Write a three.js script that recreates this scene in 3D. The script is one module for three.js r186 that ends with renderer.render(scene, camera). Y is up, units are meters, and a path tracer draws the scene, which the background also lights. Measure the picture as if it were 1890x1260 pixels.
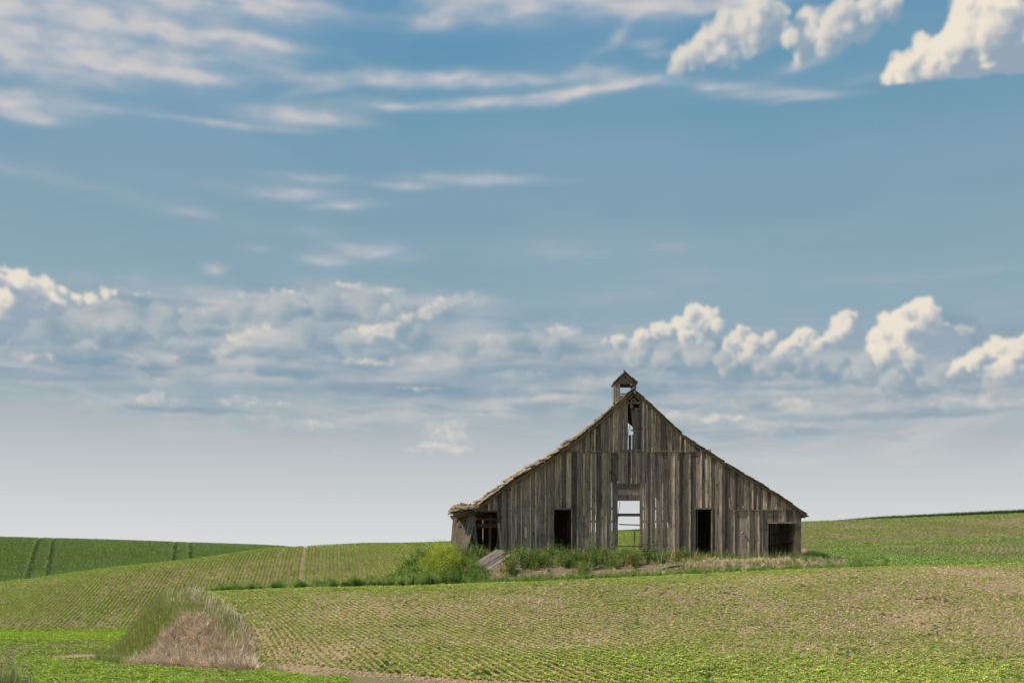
import * as THREE from 'three';
import { mergeGeometries } from 'three/addons/utils/BufferGeometryUtils.js';

// ------------------------------------------------------------------ camera, sky, sun, exposure
const F = 2027, CX = 945, HY = 1080;               // focal length and principal point of the photograph, in its pixels
const scene = new THREE.Scene();
const camera = new THREE.PerspectiveCamera(2 * Math.atan(630 / F) * 180 / Math.PI, 1890 / 1260, 0.1, 4000);
camera.position.set(0, 0, 0);
camera.setViewOffset(1890, 1260, 0, -(HY - 630), 1890, 1260);   // a level camera with its lens shifted up
const renderer = new THREE.WebGLRenderer({ antialias: true });
renderer.toneMapping = THREE.LinearToneMapping;
renderer.toneMappingExposure = 1.25;
renderer.shadowMap.enabled = true;

const SUN = new THREE.Vector3(-0.66, 0.70, 0.13).normalize();
const sun = new THREE.DirectionalLight(new THREE.Color(1, 0.91, 0.76), 4.6);
sun.name = 'sun_light';
sun.position.copy(SUN).multiplyScalar(120);
sun.target.position.set(5, 2, -50); sun.position.add(sun.target.position);
sun.castShadow = true; sun.shadow.radius = 6;
Object.assign(sun.shadow.camera, { left: -70, right: 70, top: 70, bottom: -70, near: 1, far: 400 });
sun.shadow.mapSize.set(4096, 4096);
scene.add(sun, sun.target);

// ------------------------------------------------------------------ random numbers and noise
function mulberry(a) { return () => { a |= 0; a = a + 0x6D2B79F5 | 0; let t = Math.imul(a ^ a >>> 15, 1 | a); t = t + Math.imul(t ^ t >>> 7, 61 | t) ^ t; return ((t ^ t >>> 14) >>> 0) / 4294967296; }; }
const rnd = mulberry(20240611);
const rr = (a, b) => a + (b - a) * rnd();
const clamp = (x, a = 0, b = 1) => Math.min(b, Math.max(a, x));
const sstep = (a, b, x) => { const t = clamp((x - a) / (b - a)); return t * t * (3 - 2 * t); };
const lerp = (a, b, t) => a + (b - a) * t;
const PERM = new Uint8Array(65536);
{ const r = mulberry(77); for (let i = 0; i < 65536; i++) PERM[i] = Math.floor(r() * 256); }
const GX = new Float32Array(256), GY = new Float32Array(256);
for (let i = 0; i < 256; i++) { GX[i] = Math.cos(i / 256 * 2 * Math.PI); GY[i] = Math.sin(i / 256 * 2 * Math.PI); }
const hash = (x, y) => PERM[(Math.imul(x, 374761393) + Math.imul(y, 668265263) ^ Math.imul(x ^ y, 1274126177)) >>> 5 & 65535];
function noise(x, y) {                              // gradient noise, about -0.7 .. 0.7
  const ix = Math.floor(x), iy = Math.floor(y), fx = x - ix, fy = y - iy;
  const u = fx * fx * fx * (fx * (fx * 6 - 15) + 10), v = fy * fy * fy * (fy * (fy * 6 - 15) + 10);
  const g = (i, j, dx, dy) => { const h = hash(i, j); return GX[h] * dx + GY[h] * dy; };
  return lerp(lerp(g(ix, iy, fx, fy), g(ix + 1, iy, fx - 1, fy), u), lerp(g(ix, iy + 1, fx, fy - 1), g(ix + 1, iy + 1, fx - 1, fy - 1), u), v);
}
function fbm(x, y, n = 5, gain = 0.5) { let s = 0, a = 1; for (let i = 0; i < n; i++) { s += a * noise(x + i * 17.3, y - i * 9.1); a *= gain; x *= 2; y *= 2; } return s; }
function noise3(x, y, z) {
  const ix = Math.floor(x), iy = Math.floor(y), iz = Math.floor(z), fx = x - ix, fy = y - iy, fz = z - iz;
  const u = fx * fx * (3 - 2 * fx), v = fy * fy * (3 - 2 * fy), w = fz * fz * (3 - 2 * fz);
  const g = (i, j, k, a, b, c) => { const h = hash(i + k * 57, j + k * 131) & 15, p = h < 8 ? a : b, q = h < 4 ? b : h === 12 || h === 14 ? a : c; return ((h & 1) ? -p : p) + ((h & 2) ? -q : q); };
  const x0 = lerp(g(ix, iy, iz, fx, fy, fz), g(ix + 1, iy, iz, fx - 1, fy, fz), u), x1 = lerp(g(ix, iy + 1, iz, fx, fy - 1, fz), g(ix + 1, iy + 1, iz, fx - 1, fy - 1, fz), u);
  const x2 = lerp(g(ix, iy, iz + 1, fx, fy, fz - 1), g(ix + 1, iy, iz + 1, fx - 1, fy, fz - 1), u), x3 = lerp(g(ix, iy + 1, iz + 1, fx, fy - 1, fz - 1), g(ix + 1, iy + 1, iz + 1, fx - 1, fy - 1, fz - 1), u);
  return lerp(lerp(x0, x1, v), lerp(x2, x3, v), w);
}
const lin = (c) => { c /= 255; return c <= 0.04045 ? c / 12.92 : ((c + 0.055) / 1.055) ** 2.4; };
const srgb = (r, g, b) => [lin(r), lin(g), lin(b)];

// ------------------------------------------------------------------ sky: air and clouds, one stretch of cloudscape that goes on all round
const PERIOD = 2 * Math.PI / 6 * F;                 // the cloudscape repeats every 60 degrees of azimuth
const toAE = (px, py) => { const dx = px - CX, dy = HY - py; return [Math.atan2(dx, F) * F, -Math.atan2(dy, Math.hypot(dx, F)) * F]; };
const air = [[-1600, 54, 112, 164], [-1080, 78, 139, 181], [-880, 100, 150, 178], [-680, 127, 160, 179], [-480, 141, 168, 182], [-330, 162, 178, 186], [-230, 189, 195, 198], [-140, 207, 209, 210], [-70, 217, 218, 220], [0, 221, 222, 224], [400, 221, 222, 224]];
function airAt(v) {
  let i = 0; while (i < air.length - 2 && v > air[i + 1][0]) i++;
  const t = clamp((v - air[i][0]) / (air[i + 1][0] - air[i][0]));
  return [1, 2, 3].map((c) => lin(lerp(air[i][c], air[i + 1][c], t)));
}
// soft streaks: x, y, half width, half height, strength, tilt
const streaks = [
  [150, 30, 290, 44, 0.95], [40, 75, 180, 40, 0.95], [300, 78, 220, 26, 0.85, -0.03], [90, 122, 130, 24, 1.0], [235, 118, 170, 22, 0.75], [365, 146, 60, 14, 0.9], [430, 8, 240, 20, 0.95], [470, 76, 70, 8, 0.6], [35, 196, 70, 20, 1.0], [120, 190, 90, 14, 0.6], [230, 200, 60, 10, 0.25], [60, 218, 60, 8, 0.6],
  [560, 214, 105, 17, 1.05], [410, 229, 150, 6, 0.6], [520, 200, 100, 12, 0.3], [740, 147, 230, 15, 0.95, -0.03], [960, 146, 200, 9, 0.65], [1100, 134, 50, 12, 0.85], [560, 168, 60, 9, 0.5, -0.2], [860, 193, 160, 11, 0.8, -0.05], [1050, 173, 150, 10, 0.9, -0.12], [1180, 150, 60, 6, 0.8, -0.15], [720, 193, 50, 7, 0.4], [640, 185, 90, 10, 0.25, -0.1],
  [1320, 156, 140, 10, 0.55, 0.1], [1450, 175, 130, 8, 0.45, 0.08], [1335, 158, 40, 5, 0.6], [1480, 184, 60, 4, 0.4], [1600, 140, 60, 12, 0.25], [900, 12, 130, 30, 1.0], [1050, 2, 130, 18, 0.8], [815, 32, 60, 16, 0.7, -0.2], [1210, 10, 130, 24, 0.9], [1340, 0, 80, 14, 0.9],
  [1140, 62, 50, 14, 0.55, -0.7], [1190, 80, 40, 9, 0.6], [1205, 100, 40, 8, 0.3], [1480, 120, 50, 10, 0.5, -0.2], [520, 357, 55, 10, 0.95], [570, 328, 70, 9, 0.6], [640, 378, 60, 7, 0.75, -0.06], [600, 361, 60, 10, 0.6], [875, 333, 125, 10, 1.0], [740, 343, 60, 6, 0.6], [355, 391, 45, 8, 0.35], [480, 350, 160, 20, 0.14],
  [150, 346, 300, 16, 0.2, 0.12], [585, 430, 40, 9, 0.45], [690, 466, 80, 16, 0.75], [610, 484, 40, 12, 0.8], [480, 460, 35, 7, 0.5], [390, 497, 28, 12, 0.45], [1200, 450, 320, 22, 0.16], [1720, 508, 220, 10, 0.16], [1050, 470, 140, 20, 0.16], [1250, 520, 240, 40, 0.13], [600, 550, 500, 14, 0.35],
  [200, -60, 320, 40, 0.8], [760, -70, 260, 36, 0.7], [1400, -60, 240, 44, 0.8], [450, -190, 380, 36, 0.55], [1150, -230, 420, 40, 0.5], [1700, -320, 300, 40, 0.5], [150, -380, 420, 36, 0.45], [900, -460, 500, 40, 0.35],
];
// low banks of grey cloud: x, y, half width, half height, strength, tilt
const banks = [
  [110, 610, 150, 62, 0.95], [250, 570, 160, 30, 0.8], [360, 610, 220, 60, 0.8], [600, 555, 170, 26, 0.95], [620, 600, 240, 46, 0.75], [840, 640, 200, 40, 0.8], [1010, 650, 230, 34, 0.85], [1240, 672, 190, 36, 0.95], [1440, 690, 240, 40, 1.0], [1640, 680, 180, 44, 1.0], [1800, 660, 120, 60, 0.95],
  [80, 680, 200, 40, 0.6], [300, 715, 420, 44, 0.45], [560, 680, 300, 30, 0.55], [900, 690, 420, 30, 0.7], [720, 716, 210, 17, 0.9], [900, 725, 130, 14, 0.6], [1250, 735, 360, 30, 0.75], [1620, 740, 330, 30, 0.85], [1350, 790, 330, 26, 0.5], [1640, 800, 300, 20, 0.45], [330, 757, 110, 7, 0.8], [560, 775, 260, 22, 0.35], [1050, 770, 300, 22, 0.5], [1300, 828, 260, 12, 0.4], [200, 640, 260, 70, 0.6], [700, 640, 340, 70, 0.6], [1300, 690, 380, 60, 0.7], [1750, 720, 240, 70, 0.7], [700, 790, 420, 34, 0.35], [1500, 840, 420, 30, 0.4],
];
// heaps: puffs as x, y, radius
const heaps = [
  { soft: 18, haze: 0.2, dim: 0.58, p: [[1178, 652, 24], [1232, 660, 28], [1296, 654, 26], [1346, 668, 24], [1418, 672, 28], [1478, 670, 26], [1538, 674, 28], [1598, 682, 30], [1654, 706, 26], [1742, 690, 32], [1798, 712, 24], [1852, 718, 30], [1772, 628, 24], [1690, 716, 24]] },
  { soft: 24, haze: 0.36, dim: 0.48, p: [[108, 602, 36], [158, 608, 32], [220, 608, 28], [300, 598, 28], [362, 596, 24], [440, 572, 22], [520, 568, 24], [600, 558, 26], [680, 556, 24], [735, 560, 20], [560, 612, 26], [640, 642, 28], [762, 622, 26], [860, 644, 24], [940, 648, 24], [1022, 642, 24], [60, 640, 30], [170, 650, 28]] },
  { soft: 20, haze: 0.04, flat: 1, base: 152, p: [[1800, 92, 62], [1852, 62, 78], [1745, 118, 42], [1695, 126, 36], [1655, 134, 24], [1886, 20, 70], [1822, 36, 54], [1662, 112, 16], [1905, 104, 66], [1790, 138, 26], [1850, 130, 30], [1640, 146, 14], [1720, 140, 20]] },
  { soft: 30, haze: 0.16, flat: 1, p: [[1258, 108, 24], [1296, 92, 32], [1336, 78, 36], [1378, 60, 38], [1418, 46, 34], [1247, 126, 16], [1462, 70, 22], [1500, 62, 34], [1546, 50, 36], [1584, 42, 32], [1476, 98, 22], [1606, 22, 26], [1645, 12, 24], [1400, 8, 26], [1524, 82, 22], [1350, 100, 20], [1310, 112, 14], [1456, 116, 12]] },
  { soft: 8, haze: 0.14, p: [[1290, 600, 28], [1257, 603, 20], [1312, 585, 16], [1278, 582, 13], [1222, 614, 19], [1184, 626, 17], [1142, 632, 13], [1116, 630, 8], [1326, 604, 13], [1272, 626, 24], [1230, 636, 18], [1165, 640, 12], [1205, 632, 16]] },
  { soft: 9, haze: 0.2, p: [[1366, 624, 17], [1346, 634, 12], [1392, 638, 18], [1422, 626, 13], [1384, 660, 18], [1412, 642, 14], [1360, 645, 12]] },
  { soft: 8, haze: 0.12, p: [[1482, 632, 22], [1455, 646, 18], [1514, 644, 16], [1562, 604, 22], [1545, 618, 18], [1580, 632, 24], [1532, 646, 20], [1497, 652, 18], [1560, 645, 18], [1436, 655, 10]] },
  { soft: 7, haze: 0.06, p: [[1692, 602, 36], [1652, 612, 28], [1670, 584, 17], [1700, 578, 14], [1722, 590, 16], [1644, 642, 30], [1690, 650, 38], [1622, 628, 17], [1676, 682, 18], [1738, 636, 30], [1768, 648, 22], [1712, 678, 18], [1625, 655, 16]] },
  { soft: 8, haze: 0.1, p: [[1778, 678, 16], [1798, 664, 17], [1838, 654, 21], [1868, 642, 18], [1890, 652, 26], [1906, 634, 22], [1826, 682, 20], [1860, 680, 24], [1758, 690, 8]] },
  { soft: 8, haze: 0.1, p: [[34, 540, 32], [76, 530, 17], [4, 556, 44], [62, 556, 28], [-30, 548, 46], [6, 604, 26], [-6, 640, 26], [112, 546, 14], [140, 549, 10], [166, 546, 10], [192, 541, 9], [210, 539, 7], [14, 580, 28], [95, 560, 20]] },
];
const wrapA = (a) => a - PERIOD * Math.round(a / PERIOD);
// lit wisps and torn tops over the grey banks: x, y, half width, half height, strength, tilt
const wisps = [
  [690, 612, 40, 16, 1.0, -0.25], [655, 620, 26, 10, 0.9], [740, 592, 34, 12, 0.85, -0.4], [795, 568, 30, 14, 0.95, -0.5], [820, 556, 22, 10, 0.7], [852, 550, 30, 12, 0.55, -0.3], [640, 625, 20, 7, 0.7], [720, 575, 60, 9, 0.4, -0.2], [870, 560, 40, 20, 0.3],
  [905, 628, 34, 13, 0.75, -0.15], [868, 630, 20, 8, 0.55], [1032, 612, 32, 14, 0.75], [1008, 625, 24, 9, 0.5], [780, 667, 30, 7, 0.4], [668, 666, 50, 6, 0.85], [780, 716, 36, 3, 0.7], [960, 690, 60, 6, 0.35], [1180, 655, 80, 8, 0.35],
  [825, 800, 34, 20, 0.8], [848, 783, 14, 9, 0.8], [812, 826, 52, 13, 0.75], [775, 832, 34, 7, 0.5], [800, 787, 16, 8, 0.6], [840, 812, 24, 14, 0.7],
  [272, 738, 28, 9, 0.7], [292, 728, 10, 8, 0.7], [320, 741, 10, 6, 0.6], [190, 742, 40, 8, 0.35], [440, 741, 30, 9, 0.65], [510, 745, 40, 5, 0.5], [470, 772, 70, 6, 0.35], [575, 785, 44, 9, 0.6], [640, 838, 60, 5, 0.25],
  [460, 612, 44, 9, 0.8, -0.35], [430, 640, 34, 12, 0.6, -0.4], [402, 602, 36, 6, 0.7], [332, 636, 30, 9, 0.45], [160, 632, 24, 10, 0.8, -0.4], [195, 598, 44, 12, 0.75], [180, 560, 60, 5, 0.5], [330, 575, 50, 6, 0.6], [250, 668, 30, 8, 0.5], [60, 660, 30, 8, 0.7],
  [640, 525, 24, 5, 1.0], [702, 536, 36, 6, 0.9], [530, 539, 24, 4, 0.95], [470, 545, 50, 7, 0.6], [258, 541, 10, 3, 0.8], [560, 560, 80, 8, 0.5], [620, 548, 60, 6, 0.4],
  [1345, 748, 30, 9, 0.4], [1465, 745, 30, 12, 0.75], [1240, 770, 80, 8, 0.6], [1330, 772, 60, 6, 0.75], [1440, 792, 90, 8, 0.45, -0.1], [1150, 745, 60, 7, 0.5], [1770, 716, 40, 9, 0.6, -0.2], [1800, 740, 70, 12, 0.65], [1870, 725, 40, 12, 0.6], [1560, 720, 60, 7, 0.3], [1640, 690, 30, 8, 0.5], [1790, 700, 40, 8, 0.5], [1000, 735, 80, 5, 0.4], [1100, 700, 60, 6, 0.35],
];
// slate blue undersides and gaps in the banks
const slates = [
  [735, 718, 125, 11, 0.85], [880, 728, 70, 8, 0.6], [350, 757, 90, 5, 0.65], [1275, 652, 90, 16, 0.6], [1430, 668, 60, 14, 0.55], [1590, 668, 70, 16, 0.7], [1770, 612, 42, 26, 0.65, 0.5], [1810, 640, 30, 14, 0.5], [90, 600, 60, 26, 0.55], [190, 625, 60, 26, 0.6, -0.3], [165, 668, 110, 14, 0.55], [782, 574, 50, 7, 0.7, 0.1], [620, 585, 130, 8, 0.5], [250, 552, 120, 5, 0.5],
  [930, 632, 16, 14, 0.6], [1690, 765, 170, 7, 0.6], [1400, 800, 150, 8, 0.45], [1700, 692, 60, 10, 0.5], [1640, 650, 26, 12, 0.4], [1500, 735, 120, 7, 0.4], [1080, 690, 90, 8, 0.4], [580, 640, 70, 10, 0.4], [460, 680, 120, 7, 0.4], [1330, 630, 30, 10, 0.5], [40, 690, 120, 8, 0.4], [1250, 720, 130, 8, 0.4],
];
const D_ = slates.map(([x, y, rx, ry, s, t = 0]) => [...toAE(x, y), rx, ry, s, t]);
const W_ = wisps.map(([x, y, rx, ry, s, t = 0]) => [...toAE(x, y), rx, ry, s, t]);
const S_ = streaks.map(([x, y, rx, ry, s, t = 0]) => [...toAE(x, y), rx, ry, s, t]);
const B_ = banks.map(([x, y, rx, ry, s, t = 0]) => [...toAE(x, y), rx, ry, s, t]);
const H_ = heaps.map((h, n) => {                     // every puff is a ball that carries smaller balls on its upper side
  const r2 = mulberry(n * 131 + 7), list = [];
  for (const [x, y, r0] of h.p) {
    const [a, v] = toAE(x, y), r = r0 * (h.flat ? 1.08 : 1.2), z = (r2() - 0.5) * r * 1.2; list.push([a, v, z, r]);
    const m = r > 8 ? Math.round(5 + r / 7) : 2;
    for (let k = 0; k < m; k++) { const th = -Math.PI * (-0.12 + 1.24 * r2()), ph = (r2() - 0.3) * 1.7, q = r * (0.26 + 0.26 * r2()), d = r * (0.66 + 0.3 * r2()); list.push([a + Math.cos(th) * Math.cos(ph) * d, v + Math.sin(th) * Math.cos(ph) * d * 0.95, z + Math.sin(ph) * d, q]); }
  }
  const lim = (f) => [Math.min(...list.map((p) => p[f] - p[3])), Math.max(...list.map((p) => p[f] + p[3]))], [x0, x1] = lim(0), [lo, hi] = lim(1), [z0, z1] = lim(2), big = Math.max(...h.p.map((p) => p[2]));
  return { dim: h.dim, base: h.base && toAE(1750, h.base)[1], soft: h.soft, haze: h.haze, flat: h.flat, list, x0, x1, lo, hi, z0, z1, big };
});
const SUNC = [-0.76, -0.58, 0.28];                   // towards the sun, in the frame of the cloudscape (right, down, near)
function heapDensity(h, list, x, y, z) {
  let s = -1e9;
  for (let i = 0; i < list.length; i++) { const p = list[i], dx = x - p[0], dy = y - p[1], dz = z - p[2], R = p[3] * 1.45, q = dx * dx + dy * dy + dz * dz; if (q > R * R) continue; const e = p[3] - Math.sqrt(q), k = p[3] * 0.16; if (e > s + k) s = e; else if (e > s - k) { const m = Math.max(k - Math.abs(e - s), 0) / k; s = Math.max(e, s) + m * m * k * 0.25; } }
  if (s < -1e8) return 0;
  const sc = 1 / (h.big * 0.62 + 5), am = h.big * (h.flat ? 0.25 : 0.18) + 2;
  let n = noise3(x * sc, y * sc, z * sc); n += 0.5 * noise3(x * sc * 2.1 + 7, y * sc * 2.1, z * sc * 2.1); n += 0.28 * noise3(x * sc * 4.4, y * sc * 4.4 + 3, z * sc * 4.4); n += 0.16 * noise3(x * sc * 9, y * sc * 9, z * sc * 9 + 5); if (h.flat) n += 0.1 * noise3(x * sc * 18, y * sc * 18, z * sc * 18 + 5);
  const down = (y - h.lo) / (h.hi - h.lo), e = s + am * n - am * 0.12 - (h.base !== undefined ? Math.max(0, y - h.base + 8 + 5 * n) * 2.2 : h.flat ? 0 : 0.5 * h.big * Math.max(0, down - 0.7));
  return e <= 0 ? 0 : Math.min(1, e / (h.soft * 0.9));
}
function heapAt(h, a, v, out) {                      // light and cover of one heap along one line of sight, front to back
  const list = h.list.filter((p) => Math.abs(p[0] - a) < p[3] * 1.45 && Math.abs(p[1] - v) < p[3] * 1.45); if (!list.length) return 0;
  let T = 1, L = 0; const st = Math.max(1.6, h.big / 11), sig = 0.16 / Math.max(0.6, Math.sqrt(h.big / 30)), z1 = Math.max(...list.map((p) => p[2] + p[3] * 1.2)), z0 = Math.min(...list.map((p) => p[2] - p[3]));
  for (let z = z1; z > z0 && T > 0.03; z -= st) {
    const d = heapDensity(h, list, a, v, z); if (d <= 0) continue;
    let tau = 0; for (let k = 0, q = h.big * 0.08; k < 5; k++, q *= 2) tau += heapDensity(h, k < 2 ? list : h.list, a + SUNC[0] * q * 1.6, v + SUNC[1] * q * 1.6, z + SUNC[2] * q * 1.6) * q * 0.9;
    tau *= sig; const lit = 0.74 * Math.exp(-tau * 1.7) + 0.26 * Math.exp(-tau * 0.4), al = 1 - Math.exp(-d * sig * st * 1.5);
    L += T * al * lit; T *= 1 - al;
  }
  out[0] = L / Math.max(1e-4, 1 - T); return 1 - T;
}
const cells = [];
{
  const r3 = mulberry(4711);
  for (let i = 0; i < 900 && cells.length < 230; i++) {
    const a = (r3() - 0.5) * PERIOD, v = -lerp(560, 250, Math.sqrt(r3())); let d = 0; for (const [x, y, rx, ry, q] of B_) d += q * Math.exp(-(((wrapA(a - x)) / rx) ** 2 + ((v - y) / ry) ** 2)); if (d < 0.3) continue;
    const k = sstep(-240, -520, v), rx = lerp(40, 75, k) * (0.4 + 1.1 * r3()); cells.push([a, v, rx, rx * lerp(0.1, 0.26, k) * (0.7 + 0.6 * r3()), 0.35 + 0.5 * r3()]);
  }
  cells.sort((p, q) => q[1] - p[1]);
}
const CREAM = srgb(243, 231, 213), SHADE = srgb(150, 167, 182), GREYLIT = srgb(206, 203, 200), GREYDK = srgb(124, 152, 171), DUSK = srgb(116, 148, 170), STRLIT = srgb(214, 207, 204), STRDK = srgb(160, 177, 194);
const mix3 = (a, b, t) => [lerp(a[0], b[0], t), lerp(a[1], b[1], t), lerp(a[2], b[2], t)];
function cloudAt(a, v) {                             // a, v: azimuth and minus elevation, in pixels of arc
  let col = mix3(airAt(v), STRDK, 0.16 * clamp(0.45 + 1.1 * fbm(a / 420 + 8, v / 120 - 3, 4)) * sstep(-140, -500, v));
  const w1 = fbm(a / 150 + 3, v / 60, 3) * 26, w2 = fbm(a / 110 - 7, v / 50 + 11, 3) * 12;
  const aw = a + w1, vw = v + w2 * 0.7;
  // grey banks
  let d = 0;
  for (const [x, y, rx, ry, s, t] of B_) { const dx = wrapA(aw - x), dy = vw - y - dx * t; if (Math.abs(dy) > ry * 2 || Math.abs(dx) > rx * 2) continue; const q = (dx * dx) / (rx * rx) + (dy * dy) / (ry * ry); if (q < 4) d += s * Math.exp(-q * 1.2); }
  if (d > 0.01) {
    d = 1 - Math.exp(-d * 1.5);
    const n = fbm(aw / 190, vw / 60 + 40, 4, 0.5), f = fbm(a / 70 - 4, v / 24, 4);
    const den = clamp(d * (0.92 + 0.5 * n + 0.1 * f));
    let lit = clamp(0.38 + 0.14 * sstep(-400, -280, v) + 0.85 * n + 0.16 * f);
    for (const [x, y, rx, ry, s] of cells) {         // rolls of cloud: pale on top, grey below
      const dy = vw - y; if (dy > ry * 1.5 || dy < -ry * 1.5) continue; const dx = wrapA(aw - x); if (dx > rx * 1.4 || dx < -rx * 1.4) continue;
      const top = y - ry * Math.sqrt(Math.max(0, 1 - (dx / (rx * 1.4)) ** 2)) * 0.9, q = (dx * dx) / (rx * rx) + (dy * dy) / (ry * ry), e = sstep(1.2, 0.6, q + 1.3 * f); if (e <= 0) continue;
      const t = clamp((vw - top) / (1.7 * ry)); lit = lerp(lit, clamp(lerp(1.0, 0.05, Math.sqrt(t)) + 0.25 * f), e * s);
    }
    const c = mix3(mix3(GREYDK, airAt(v), 0.05 + 0.4 * sstep(-400, -260, v)), mix3(GREYLIT, airAt(v), 0.05), lit);
    col = mix3(col, c, 0.92 * den);
  }
  // streaks
  d = 0;
  const as = a + w1 * 0.8, vs = v + w2 * 0.4;
  for (const [x, y, rx, ry, s, t] of S_) { const dx = wrapA(as - x), dy = vs - y - dx * t; if (Math.abs(dy) > ry * 2.4 || Math.abs(dx) > rx * 2) continue; const q = (dx * dx) / (rx * rx) + (dy * dy) / (ry * ry); if (q < 5) d += s * Math.exp(-q * 1.25); }
  if (d > 0.01) {
    d = d < 0.5 ? d : 0.5 + 0.5 * (1 - Math.exp(-(d - 0.5) * 2));
    const n = fbm(as / 120, vs / 30 - 20, 4, 0.5), n3 = fbm(a / 50 + 5, v / 20 + 20, 4, 0.5);
    const den = clamp(d * (1 + 0.45 * n + 0.16 * n3));
    const lit = clamp(0.36 * den + 0.22 + 0.65 * n + 0.16 * n3);
    col = mix3(col, mix3(STRDK, STRLIT, lit), den * 0.88);
  }
  // slate undersides, then wisps
  d = 0;
  const ad = a + w1 * 0.4 + fbm(a / 60 + 9, v / 24, 4) * 14, vd = v + fbm(a / 60 + 77, v / 22, 4) * 7;
  for (const [x, y, rx, ry, s, t] of D_) { const dx = wrapA(ad - x), dy = vd - y - dx * t; if (Math.abs(dy) > ry * 2 || Math.abs(dx) > rx * 2) continue; const q = (dx * dx) / (rx * rx) + (dy * dy) / (ry * ry); if (q < 4) d = Math.max(d, s * sstep(2.2, 0.1, q)); }
  if (d > 0.01) col = mix3(col, DUSK, d * 0.72);
  let under = 0; d = 0;
  const ax = a + fbm(a / 26, v / 20 + 60, 5, 0.6) * 16, vx = v + fbm(a / 26 + 50, v / 18, 5, 0.6) * 9;
  for (const [x, y, rx, ry, s, t] of W_) { const dx = wrapA(ax - x), dy = vx - y - dx * t; if (Math.abs(dy) > ry * 2 || Math.abs(dx) > rx * 2) continue; const q = (dx * dx) / (rx * rx) + (dy * dy) / (ry * ry) * (dy > 0 ? 0.8 : 1.5); if (q < 4) { const e = s * sstep(2.5, 0.0, q); if (e > d) { d = e; under = clamp(dy / ry * 0.5 + 0.35); } } }
  if (d > 0.01) { const n = fbm(ax / 22, vx / 14, 4, 0.55); col = mix3(col, mix3(mix3(GREYDK, GREYLIT, 0.6), mix3(GREYLIT, CREAM, 0.65), clamp(0.25 + 0.85 * d + n * 0.7 - 0.7 * under)), clamp(d * (0.92 + 0.7 * n)) * (0.86 - 0.35 * under)); }
  // heaped clouds
  const out = [0];
  for (const h of H_) {
    const mid = (h.x0 + h.x1) / 2, al = mid + wrapA(a - mid); if (v < h.lo - 12 || v > h.hi + 12 || al < h.x0 - 12 || al > h.x1 + 12) continue;
    const k = h.big * 0.1 + 1, cover = heapAt(h, al + k * fbm(al / (h.big * 0.7 + 6), v / (h.big * 0.7 + 6), 4, 0.6), v + k * fbm(al / (h.big * 0.7 + 6) + 31, v / (h.big * 0.7 + 6), 4, 0.6), out); if (cover <= 0.003) continue;
    const down = clamp((v - h.lo) / (h.hi - h.lo)), lit = (h.dim ?? 1) * clamp(out[0] * 1.5 + 0.08 + 0.3 * fbm(al / 46 + 3, v / 24, 4) - 0.55 * down * down - 0.26 * sstep(h.x0 + (h.x1 - h.x0) * 0.5, h.x1, al) * (0.3 + down)), c = mix3(mix3(h.dim ? GREYDK : SHADE, CREAM, lit), airAt(v), h.haze);
    col = mix3(col, c, cover * (h.flat ? 1 : 1 - 0.8 * sstep(0.55, 1, down)) * (1 - h.haze * 0.35) * (h.dim ? 0.85 : 1));
  }
  return col;
}
{
  const TW = 1100, V0 = -1250, V1 = 40, TH = 660, tile = new Float32Array(TW * TH * 3);
  for (let j = 0; j < TH; j++) for (let i = 0; i < TW; i++) {
    const c = cloudAt(((i + 0.5) / TW - 0.5) * PERIOD, V0 + (j + 0.5) / TH * (V1 - V0)), o = (j * TW + i) * 3;
    tile[o] = c[0]; tile[o + 1] = c[1]; tile[o + 2] = c[2];
  }
  const W = 4096, Hh = 2048, data = new Float32Array(W * Hh * 4), top = airAt(V0);
  for (let r = 0; r < Hh; r++) {
    const el = ((r + 0.5) / Hh - 0.5) * Math.PI, v = -el * F, fy = (v - V0) / (V1 - V0) * TH - 0.5;
    for (let c = 0; c < W; c++) {
      const o = (r * W + c) * 4; data[o + 3] = 1;
      let col = fy < 0 ? top : fy > TH - 1 ? airAt(0) : null;
      if (col) { data[o] = col[0]; data[o + 1] = col[1]; data[o + 2] = col[2]; continue; }
      const phi = ((c + 0.5) / W - 0.5) * 2 * Math.PI;         // x = cos, z = sin; the view looks along -z
      let a = (phi + Math.PI / 2) * F; a -= PERIOD * Math.floor(a / PERIOD + 0.5);
      const fx = (a / PERIOD + 0.5) * TW - 0.5, x0 = Math.floor(fx), tx = fx - x0, y0 = Math.min(TH - 2, Math.floor(fy)), ty = fy - y0;
      const xa = ((x0 % TW) + TW) % TW, xb = (xa + 1) % TW;
      for (let k = 0; k < 3; k++) data[o + k] = lerp(lerp(tile[(y0 * TW + xa) * 3 + k], tile[(y0 * TW + xb) * 3 + k], tx), lerp(tile[((y0 + 1) * TW + xa) * 3 + k], tile[((y0 + 1) * TW + xb) * 3 + k], tx), ty);
    }
  }
  for (let i = 0; i < data.length; i++) if (i % 4 < 3) data[i] *= 0.8;   // the picture is exposed a third of a stop up
  const sky = new THREE.DataTexture(data, W, Hh, THREE.RGBAFormat, THREE.FloatType);
  sky.mapping = THREE.EquirectangularReflectionMapping; sky.magFilter = THREE.LinearFilter; sky.needsUpdate = true;
  scene.background = sky; scene.environment = sky;
}

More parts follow.
